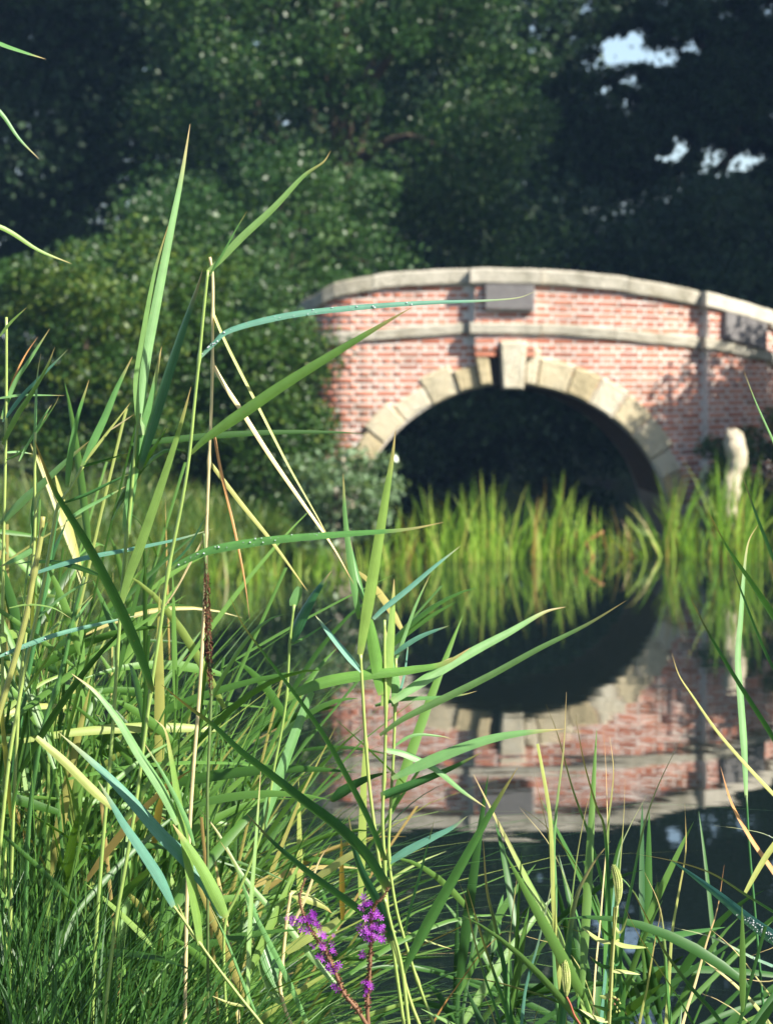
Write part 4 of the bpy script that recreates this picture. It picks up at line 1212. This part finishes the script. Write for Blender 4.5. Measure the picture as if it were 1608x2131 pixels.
tuft('tall pointed grass blades standing right of the X before the brick reflection',
     [([(1300, 2131), (1275, 1960), (1258, 1860), (1225, 1740), (1190, 1640), (1160, 1530), (1135, 1465)], 14, {}),
      ([(1268, 1960), (1258, 1740), (1240, 1680), (1215, 1590), (1196, 1488)], 18, dict(m='reed_deep')),
      ([(1262, 1900), (1265, 1725), (1272, 1660), (1276, 1600), (1268, 1532)], 17, dict(m='reed')),
      ([(1250, 1900), (1262, 1750), (1262, 1660), (1258, 1560), (1252, 1500)], 6, dict(m='straw')),
      ([(1155, 1850), (1152, 1760), (1160, 1660), (1172, 1560), (1178, 1440)], 16, dict(m='reed')),
      ([(1148, 1760), (1143, 1690), (1130, 1610), (1118, 1548)], 13, dict(m='reed_yellow', cut=True)),
      ([(1145, 1800), (1140, 1740), (1125, 1670), (1108, 1600)], 9, dict(m='reed_deep')),
      ([(1180, 1980), (1195, 1820), (1215, 1700), (1235, 1620)], 8, dict(m='reed'))], (1250, 2131), d=D0 + 0.02)
tuft('broad dark leaning blade with pale companion in the middle of the lower right',
     [([(1282, 2060), (1295, 1930), (1315, 1830), (1338, 1720), (1370, 1630), (1420, 1530)], 25, dict(m='reed_deep', roll=0.4)),
      ([(1270, 1950), (1285, 1790), (1310, 1720), (1345, 1655)], 12, dict(m='reed_blue')),
      ([(1278, 1960), (1290, 1800), (1297, 1700), (1300, 1620)], 8, dict(m='reed')),
      ([(1165, 2131), (1190, 1900), (1225, 1810), (1270, 1750)], 34, dict(m='reed_deep', roll=0.85, dz=0.02)),
      ([(1500, 2131), (1440, 2060), (1385, 1985), (1340, 1900), (1305, 1830)], 19, dict(m='reed_deep')),
      ([(1440, 2131), (1380, 2030), (1330, 1950), (1295, 1880)], 14, dict(m='reed_deep'))], (1290, 2131), d=D0 - 0.05)
tuft('yellow-tipped upright blade above the blue sky reflection',
     [([(1392, 2030), (1398, 1940), (1412, 1855), (1426, 1770), (1424, 1672)], 13, dict(m='reed_yellow', roll=0.2)),
      ([(1388, 2040), (1382, 1950), (1370, 1880), (1340, 1815)], 11, dict(m='reed')),
      ([(1330, 2131), (1345, 2060), (1360, 1970), (1376, 1890)], 12, dict(m='reed_yellow')),
      ([(1385, 2060), (1378, 1960), (1370, 1890), (1365, 1820)], 9, dict(m='reed_deep'))], (1370, 2131), d=D0 + 0.03)
tuft('broad dewdrop-covered blade tinted blue for sky reflection at the lower right edge',
     [([(1660, 1985), (1608, 1952), (1560, 1918), (1500, 1868), (1440, 1822), (1392, 1788)], 72, dict(m='reed_dewy_sky', roll=0.7, dew=260, base=0.9, fold=0.1)),
      ([(1660, 1930), (1608, 1898), (1550, 1862), (1480, 1818), (1400, 1792), (1322, 1777)], 13, dict(m='reed_deep')),
      ([(1660, 2040), (1560, 1990), (1480, 1950), (1400, 1930)], 18, dict(m='reed_blue', dew=12)),
      ([(1670, 1790), (1600, 1740), (1540, 1725), (1485, 1718)], 8, dict(m='reed_blue', dew=8))], (1700, 2131), d=D0 + 0.02, name='grass_tuft')
tuft('straw-brown blades in the bottom right corner',
     [([(1420, 2131), (1445, 2050), (1470, 1960), (1492, 1890), (1506, 1800)], 12, dict(m='straw')),
      ([(1600, 2131), (1540, 2060), (1480, 2010), (1415, 1960)], 20, dict(m='reed_yellow', roll=0.4)),
      ([(1640, 2131), (1570, 2030), (1520, 1970), (1475, 1932)], 10, dict(m='reed_yellow')),
      ([(1660, 2020), (1600, 2042), (1540, 2035), (1520, 2030)], 15, dict(m='reed')),
      ([(1650, 1960), (1600, 1975), (1560, 1990)], 16, dict(m='reed')),
      ([(1560, 2131), (1500, 2085), (1460, 2068)], 12, dict(m='reed'))], (1540, 2131), d=D0 - 0.02)
tuft('thin arching blades along the bottom edge right of the purple flowers',
     [([(1240, 2131), (1160, 2085), (1080, 2058), (1010, 2040), (945, 2036)], 16, dict(m='reed_deep')),
      ([(900, 2131), (960, 2040), (1000, 1985), (1060, 1925)], 9, dict(m='rust')),
      ([(1330, 2131), (1270, 1990), (1180, 1930), (1040, 1917)], 6, dict(m='reed_deep')),
      ([(1250, 2131), (1190, 1990), (1100, 1950), (1050, 1938)], 5, dict(m='reed_yellow')),
      ([(1110, 2131), (1118, 2105), (1125, 2080)], 8, dict(m='reed_yellow'))], (1150, 2160), d=D0 + 0.06)

# purple loosestrife
def flower_mesh():
    V, F = [(0, 0, 0)], []
    for k in range(6):
        a = 2 * math.pi * k / 6
        for (r, da, z) in ((0.5, -0.28, 0.12), (1.0, -0.15, 0.32), (1.0, 0.15, 0.32), (0.5, 0.28, 0.12)):
            V.append((r * math.cos(a + da), r * math.sin(a + da), z + 0.05 * ((k * 7) % 3)))
        b = 1 + 4 * k
        F += [(0, b, b + 3), (b, b + 1, b + 2, b + 3)]
    me = bpy.data.meshes.new('flower'); me.from_pydata(V, [], F); me.update(); me.materials.append(M['petal'])
    return me
FLOWER = flower_mesh()

def loosestrife(label, pts, blooms, d, seed):
    g = random.Random(seed)
    P, t = px_curve(pts, d, d, n=10)
    low = P[-1]; gz = np.array([low[0], low[1], float(height(low[0], low[1])) - 0.03])
    root = empty('loosestrife', Vector(gz), label, 'wildflower', 'purple flower spikes')
    S = np.concatenate([P, [gz]])
    v, f = tube_geo(S, np.linspace(0.0012, 0.0032, len(S)), 6)
    mesh_obj('stem', v, f, M['calyx'], root, gz, smooth=True)
    # dry buds and calyces hugging the stem
    CV, CF = [], []
    for k in range(360):
        i = g.randrange(0, int(len(P) * 0.93))
        c = P[i]; dr = np.array([g.gauss(0, 1), g.gauss(0, 1), g.gauss(0.5, 0.6)]); dr /= np.linalg.norm(dr)
        L = 0.0052 * (0.5 + 0.7 * i / len(P)); s = np.cross(dr, [0.3, 0.9, 0.2]); s /= np.linalg.norm(s)
        off = len(CV)
        a = c + dr * 0.001
        CV += [a, a + dr * L * 0.6 + s * L * 0.25, a + dr * L, a + dr * L * 0.6 - s * L * 0.25]
        CF.append((off, off + 1, off + 2, off + 3))
    o = mesh_obj('buds', CV, CF, M['calyx'], root, gz); o['kind'] = 'stuff'
    for (bx, by, n, sp) in blooms:
        for k in range(int(n * 1.7)):
            c = unproj(bx + g.gauss(0, sp), by + g.gauss(0, sp), d + g.uniform(-0.008, 0.006))
            ob = bpy.data.objects.new('flower', FLOWER)
            ob.parent = root
            ob.location = c - Vector(gz)
            nd = Vector((g.gauss(0, 0.7), -1.0, g.gauss(0.25, 0.6)))
            ob.rotation_euler = nd.to_track_quat('Z', 'Y').to_euler()
            s = g.uniform(0.0026, 0.0058)
            ob.scale = (s, s, s)
            COL.objects.link(ob)
loosestrife('left of the two purple flower spikes, leaning, with gaps between blooms', [(635, 1828), (624, 1866), (632, 1905), (650, 1940), (668, 1965), (682, 1990), (700, 2030), (716, 2068), (742, 2100), (762, 2131)],
            [(622, 1915, 8, 7), (648, 1902, 6, 6), (640, 1928, 4, 7), (662, 1925, 4, 4), (670, 1955, 10, 8), (668, 1975, 5, 6), (688, 1978, 4, 4), (671, 1992, 3, 4), (682, 2012, 3, 4), (698, 2014, 5, 5), (702, 2055, 4, 4)], D0 - 0.3, 5)
loosestrife('right of the two purple flower spikes, upright and thickest in bloom', [(808, 1848), (796, 1868), (778, 1888), (772, 1920), (772, 1960), (770, 2000), (768, 2040), (764, 2080), (766, 2131)],
            [(760, 1886, 6, 6), (784, 1902, 7, 6), (770, 1915, 6, 8), (786, 1932, 8, 7), (758, 1936, 7, 7), (772, 1945, 6, 8), (792, 1954, 4, 4), (765, 1954, 3, 4), (754, 1985, 3, 4), (765, 2050, 8, 6), (762, 2062, 5, 5)], D0 - 0.28, 6)

# grass seed heads
def seed_head(label, pts, wpx, d, stalk, seed, stalk_mat='seed'):
    g = random.Random(seed)
    P, t = px_curve(pts, d, d, n=12)
    Sx = px_curve([pts[-1]] + stalk, d, d, n=4)[0]
    gz = np.array([Sx[-1][0], Sx[-1][1], float(height(Sx[-1][0], Sx[-1][1])) - 0.03])
    root = empty('grass_seed_head', Vector(gz), label, 'grass', 'grass seed heads')
    S = np.concatenate([Sx, [gz]])
    v, f = tube_geo(S, np.full(len(S), 0.0016), 6)
    mesh_obj('stem', v, f, M[stalk_mat], root, gz, smooth=True)
    k = 0
    for i in range(1, len(P) - 1, 2):
        prof = math.sin(math.pi * min(0.98, (i / len(P)) ** 0.8)) ** 0.6
        for q in (-1, 1, 0.2, -0.3):
            hw = 0.5 * wpx * d / FPX * prof
            c = P[i] + np.array([q * hw * 0.55, -0.002 * (1 - abs(q)), 0])
            up_ = P[i - 1] - P[i + 1]; up_ /= np.linalg.norm(up_)
            axis = up_ + np.array([q * 0.42, -0.25, 0]); axis /= np.linalg.norm(axis)
            L = hw * 1.5 + 0.0012
            sd = np.cross(axis, [0, 1, 0]); sd /= np.linalg.norm(sd); nn = np.cross(sd, axis)
            V = [c - axis * L * 0.5, c + sd * L * 0.24, c + nn * L * 0.24, c - sd * L * 0.24, c - nn * L * 0.24, c + axis * L * 0.75]
            F = [(0, 2, 1), (0, 3, 2), (0, 4, 3), (0, 1, 4), (5, 1, 2), (5, 2, 3), (5, 3, 4), (5, 4, 1)]
            mesh_obj('spikelet', V, F, M['seed'], root, gz, smooth=True)
seed_head('pale plump grass seed head high on a leafy stalk, lower right', [(1276, 1800), (1284, 1830), (1286, 1860), (1284, 1884)], 19, D0 - 0.1, [(1280, 1920), (1274, 2000), (1268, 2131)], 8)
seed_head('pale grass seed head near the bottom edge on a red stalk', [(1174, 1998), (1177, 2030), (1178, 2055), (1178, 2074)], 19, D0 - 0.1, [(1186, 2090), (1194, 2112), (1206, 2131)], 9, 'red_stem')

def leafy_herb():
    d = D0 - 0.08
    pts = [(1279, 1888), (1276, 1950), (1272, 2010), (1270, 2070), (1266, 2131)]
    P = px_curve(pts, d, d, n=6)[0]
    gz = np.array([P[-1][0], P[-1][1], float(height(P[-1][0], P[-1][1])) - 0.03])
    root = empty('water_herb', Vector(gz), 'leafy square-stemmed herb with small paired leaves under the plump seed head', 'herb')
    S = np.concatenate([P, [gz]])
    v, f = tube_geo(S, np.full(len(S), 0.003), 4)
    mesh_obj('stem', v, f, M['reed_yellow'], root, gz)
    for (pts, w) in [([(1276, 1955), (1258, 1940), (1248, 1925)], 10), ([(1276, 1960), (1300, 1968), (1348, 1972)], 13), ([(1274, 1965), (1288, 1955), (1292, 1950)], 9), ([(1272, 1962), (1245, 1955), (1208, 1928)], 12),
                     ([(1272, 2015), (1248, 2010), (1226, 1990)], 12), ([(1272, 2020), (1300, 2022), (1332, 2028)], 11), ([(1273, 2012), (1284, 2005), (1288, 1998)], 9), ([(1270, 2070), (1258, 2075), (1246, 2072)], 16),
                     ([(1270, 2062), (1282, 2055), (1284, 2040)], 12), ([(1268, 2105), (1248, 2098), (1226, 2090)], 12), ([(1268, 2110), (1292, 2100), (1304, 2112)], 12), ([(1277, 1925), (1290, 1940), (1306, 1905)], 8),
                     ([(1267, 2125), (1240, 2118), (1205, 2100)], 12), ([(1267, 2128), (1300, 2120), (1330, 2131)], 12)]:
        blade(root, gz, pts, w, 'reed_deep' if R_.random() < 0.5 else 'seed', d, d + R_.uniform(-0.02, 0.02), base=0.5)
    for k in range(12):
        c = np.array(unproj(1276 + R_.uniform(-12, 16), 2088 + R_.uniform(-14, 30), d - 0.006))
        r = 0.0022
        V = [c + np.array(q) * r for q in ((0, 0, 1.4), (1, 0, 0), (0, -1, 0), (-1, 0, 0), (0, 1, 0), (0, 0, -1))]
        F = [(0, 2, 1), (0, 3, 2), (0, 4, 3), (0, 1, 4), (5, 1, 2), (5, 2, 3), (5, 3, 4), (5, 4, 1)]
        mesh_obj('bud', V, F, M['seed'] if k % 3 else M['calyx'], root, gz, smooth=True)
leafy_herb()

# ------------------------------------------------------------------ uncountable near grass
def near_grass():
    def field(name, label, n, seed, dlo, dhi, xf, hlo, hhi, lean, wl_, wh_, mat, spread_=0.22):
        g = np.random.default_rng(seed)
        d = g.uniform(dlo, dhi, n)
        px = xf(g, n)
        x = (px - W0 / 2) / FPX * d
        z = height(x, d) - 0.04
        ln = np.stack([g.normal(lean, spread_, n), g.normal(0, 0.15, n)], 1)
        hgt = g.uniform(hlo, hhi, n) * np.interp(px, [-150, 250, 560, 800], [1.12, 1.0, 0.66, 0.45])
        V, F, T = blades_geo(g, np.stack([x, d, np.maximum(z, -0.1)], 1), hgt, ln, g.uniform(wl_, wh_, n), 6, 0.35)
        o = mesh_obj(name, V, F, M[mat], tint=T)
        tag(o, label, 'grass', kind='stuff')
    field('sedge_thicket', 'tangled thicket of sedge and grass blades filling the lower left', 900, 61, 4.4, 6.0,
          lambda g, n: -140 + 580 * g.random(n) ** 1.25, 0.55, 1.12, 0.12, 0.007, 0.017, 'grass', 0.36)
    field('short_grass', 'fine grass in the bottom left corner, coloured dark for shade', 3600, 62, 3.95, 5.0,
          lambda g, n: -140 + 560 * g.random(n) ** 1.2, 0.35, 0.70, 0.05, 0.004, 0.010, 'grass_dark', 0.24)
    field('shore_grass', 'thin grass along the near shore at the bottom edge', 260, 63, 4.0, 5.2,
          lambda g, n: np.where(g.random(n) < 0.3, g.uniform(430, 900, n), g.uniform(900, 1750, n)), 0.60, 0.92, 0.0, 0.004, 0.012, 'grass_dark')
    field('broad_sedge', 'broad tangled sedge blades at many angles in the left thicket', 300, 64, 4.3, 5.4,
          lambda g, n: -120 + 640 * g.random(n) ** 1.1, 0.5, 1.0, 0.1, 0.010, 0.022, 'grass', 0.5)
near_grass()

def reed_thicket(name, label, n, seed, pxlo, pxhi, dlo, dhi, htop, mats):
    """a tangle of small leafy reeds nobody could count: slim stems, stiff leaves at many angles"""
    g = np.random.default_rng(seed)
    VV, FF, TT = [], [], []
    off = 0
    def strip(P, W, side):
        nonlocal off
        m = len(P)
        A = P - side * W[:, None]; B = P + side * W[:, None]
        C = P + np.cross(side, np.gradient(P, axis=0) / (np.linalg.norm(np.gradient(P, axis=0), axis=1)[:, None] + 1e-9)) * W[:, None] * 0.35
        V = np.stack([A, C, B], 1).reshape(-1, 3)
        k = np.arange(m - 1)[:, None] * 3
        q = np.concatenate([np.stack([k, k + 1, k + 4, k + 3], -1), np.stack([k + 1, k + 2, k + 5, k + 4], -1)], 1).reshape(-1, 4)
        VV.append(V); FF.append(q + off); TT.append(np.full(len(q), g.random())); off += len(V)
    for i in range(n):
        px = pxlo + (pxhi - pxlo) * g.random() ** 1.15; d = g.uniform(dlo, dhi)
        x = (px - W0 / 2) / FPX * d
        z0 = max(float(height(x, d)) - 0.04, -0.1)
        H = np.interp(px, *htop) * g.uniform(0.55, 1.1)
        tilt = np.array([g.normal(0.10, 0.22), g.normal(0, 0.12)])
        t = np.linspace(0, 1, 9)
        S = np.stack([x + tilt[0] * H * t ** 1.4, d + tilt[1] * H * t ** 1.4, z0 + H * t], 1)
        strip(S, np.full(9, g.uniform(0.0016, 0.003)), np.array([1.0, 0, 0]))
        for k in range(int(g.integers(4, 8))):
            f = g.uniform(0.3, 1.0)
            b = np.array([np.interp(f, t, S[:, c]) for c in range(3)])
            L = g.uniform(0.16, 0.42); az = g.uniform(0, 2 * math.pi); el = g.normal(0.75, 0.45)
            dirn = np.array([math.cos(az) * math.cos(el), 0.7 * math.sin(az) * math.cos(el), math.sin(el)])
            u = np.linspace(0, 1, 8)
            droop = g.uniform(0.0, 0.35)
            P = b + dirn * L * u[:, None] - np.array([0, 0, 1.0]) * (droop * L * u ** 2.2)[:, None]
            side = np.cross(dirn, g.normal(size=3) * 0.5 + np.array([0, -1.0, 0.4])); side /= np.linalg.norm(side) + 1e-9
            W = g.uniform(0.004, 0.0095) * (0.45 + 0.55 * np.clip(u / 0.2, 0, 1)) * (1 - u ** 2.2) ** 0.9 + 0.0002
            strip(P, W, side)
    o = mesh_obj(name, np.concatenate(VV), np.concatenate(FF), M[mats], tint=np.concatenate(TT), smooth=True)
    tag(o, label, 'reeds', kind='stuff')
reed_thicket('reed_thicket', 'tangle of small leafy reeds filling the left foreground', 85, 91, -130, 500, 4.25, 5.3, ([-130, 150, 420, 560], [1.25, 1.05, 0.85, 0.6]), 'grass')
reed_thicket('shore_reeds', 'tangle of low leafy reeds along the bottom right shore', 20, 92, 900, 1720, 4.05, 4.8, ([860, 1100, 1720], [0.52, 0.66, 0.74]), 'grass_dark')

# ------------------------------------------------------------------ added blue volume that lifts and tints the distant darks
def lift_haze():
    m, nt, out = new_mat('lift_haze')
    v = node(nt, 'ShaderNodeVolumePrincipled')
    v.inputs['Color'].default_value = (0.34, 0.58, 1.0, 1)
    v.inputs['Density'].default_value = LIFT_HAZE
    v.inputs['Anisotropy'].default_value = 0.0
    nt.links.new(v.outputs[0], out.inputs['Volume'])
    x0, x1, y0, y1, z0, z1 = -410, 410, -210, 710, -2.0, 30.0
    V = [(x0, y0, z0), (x1, y0, z0), (x1, y1, z0), (x0, y1, z0), (x0, y0, z1), (x1, y0, z1), (x1, y1, z1), (x0, y1, z1)]
    F = [(0, 3, 2, 1), (4, 5, 6, 7), (0, 1, 5, 4), (1, 2, 6, 5), (2, 3, 7, 6), (3, 0, 4, 7)]
    o = mesh_obj('lift_haze', V, F, m)
    tag(o, 'thin blue volume added to lift the dark tones of the distance', 'lift_haze', kind='stuff')
LIFT_HAZE = 0.00045
lift_haze()
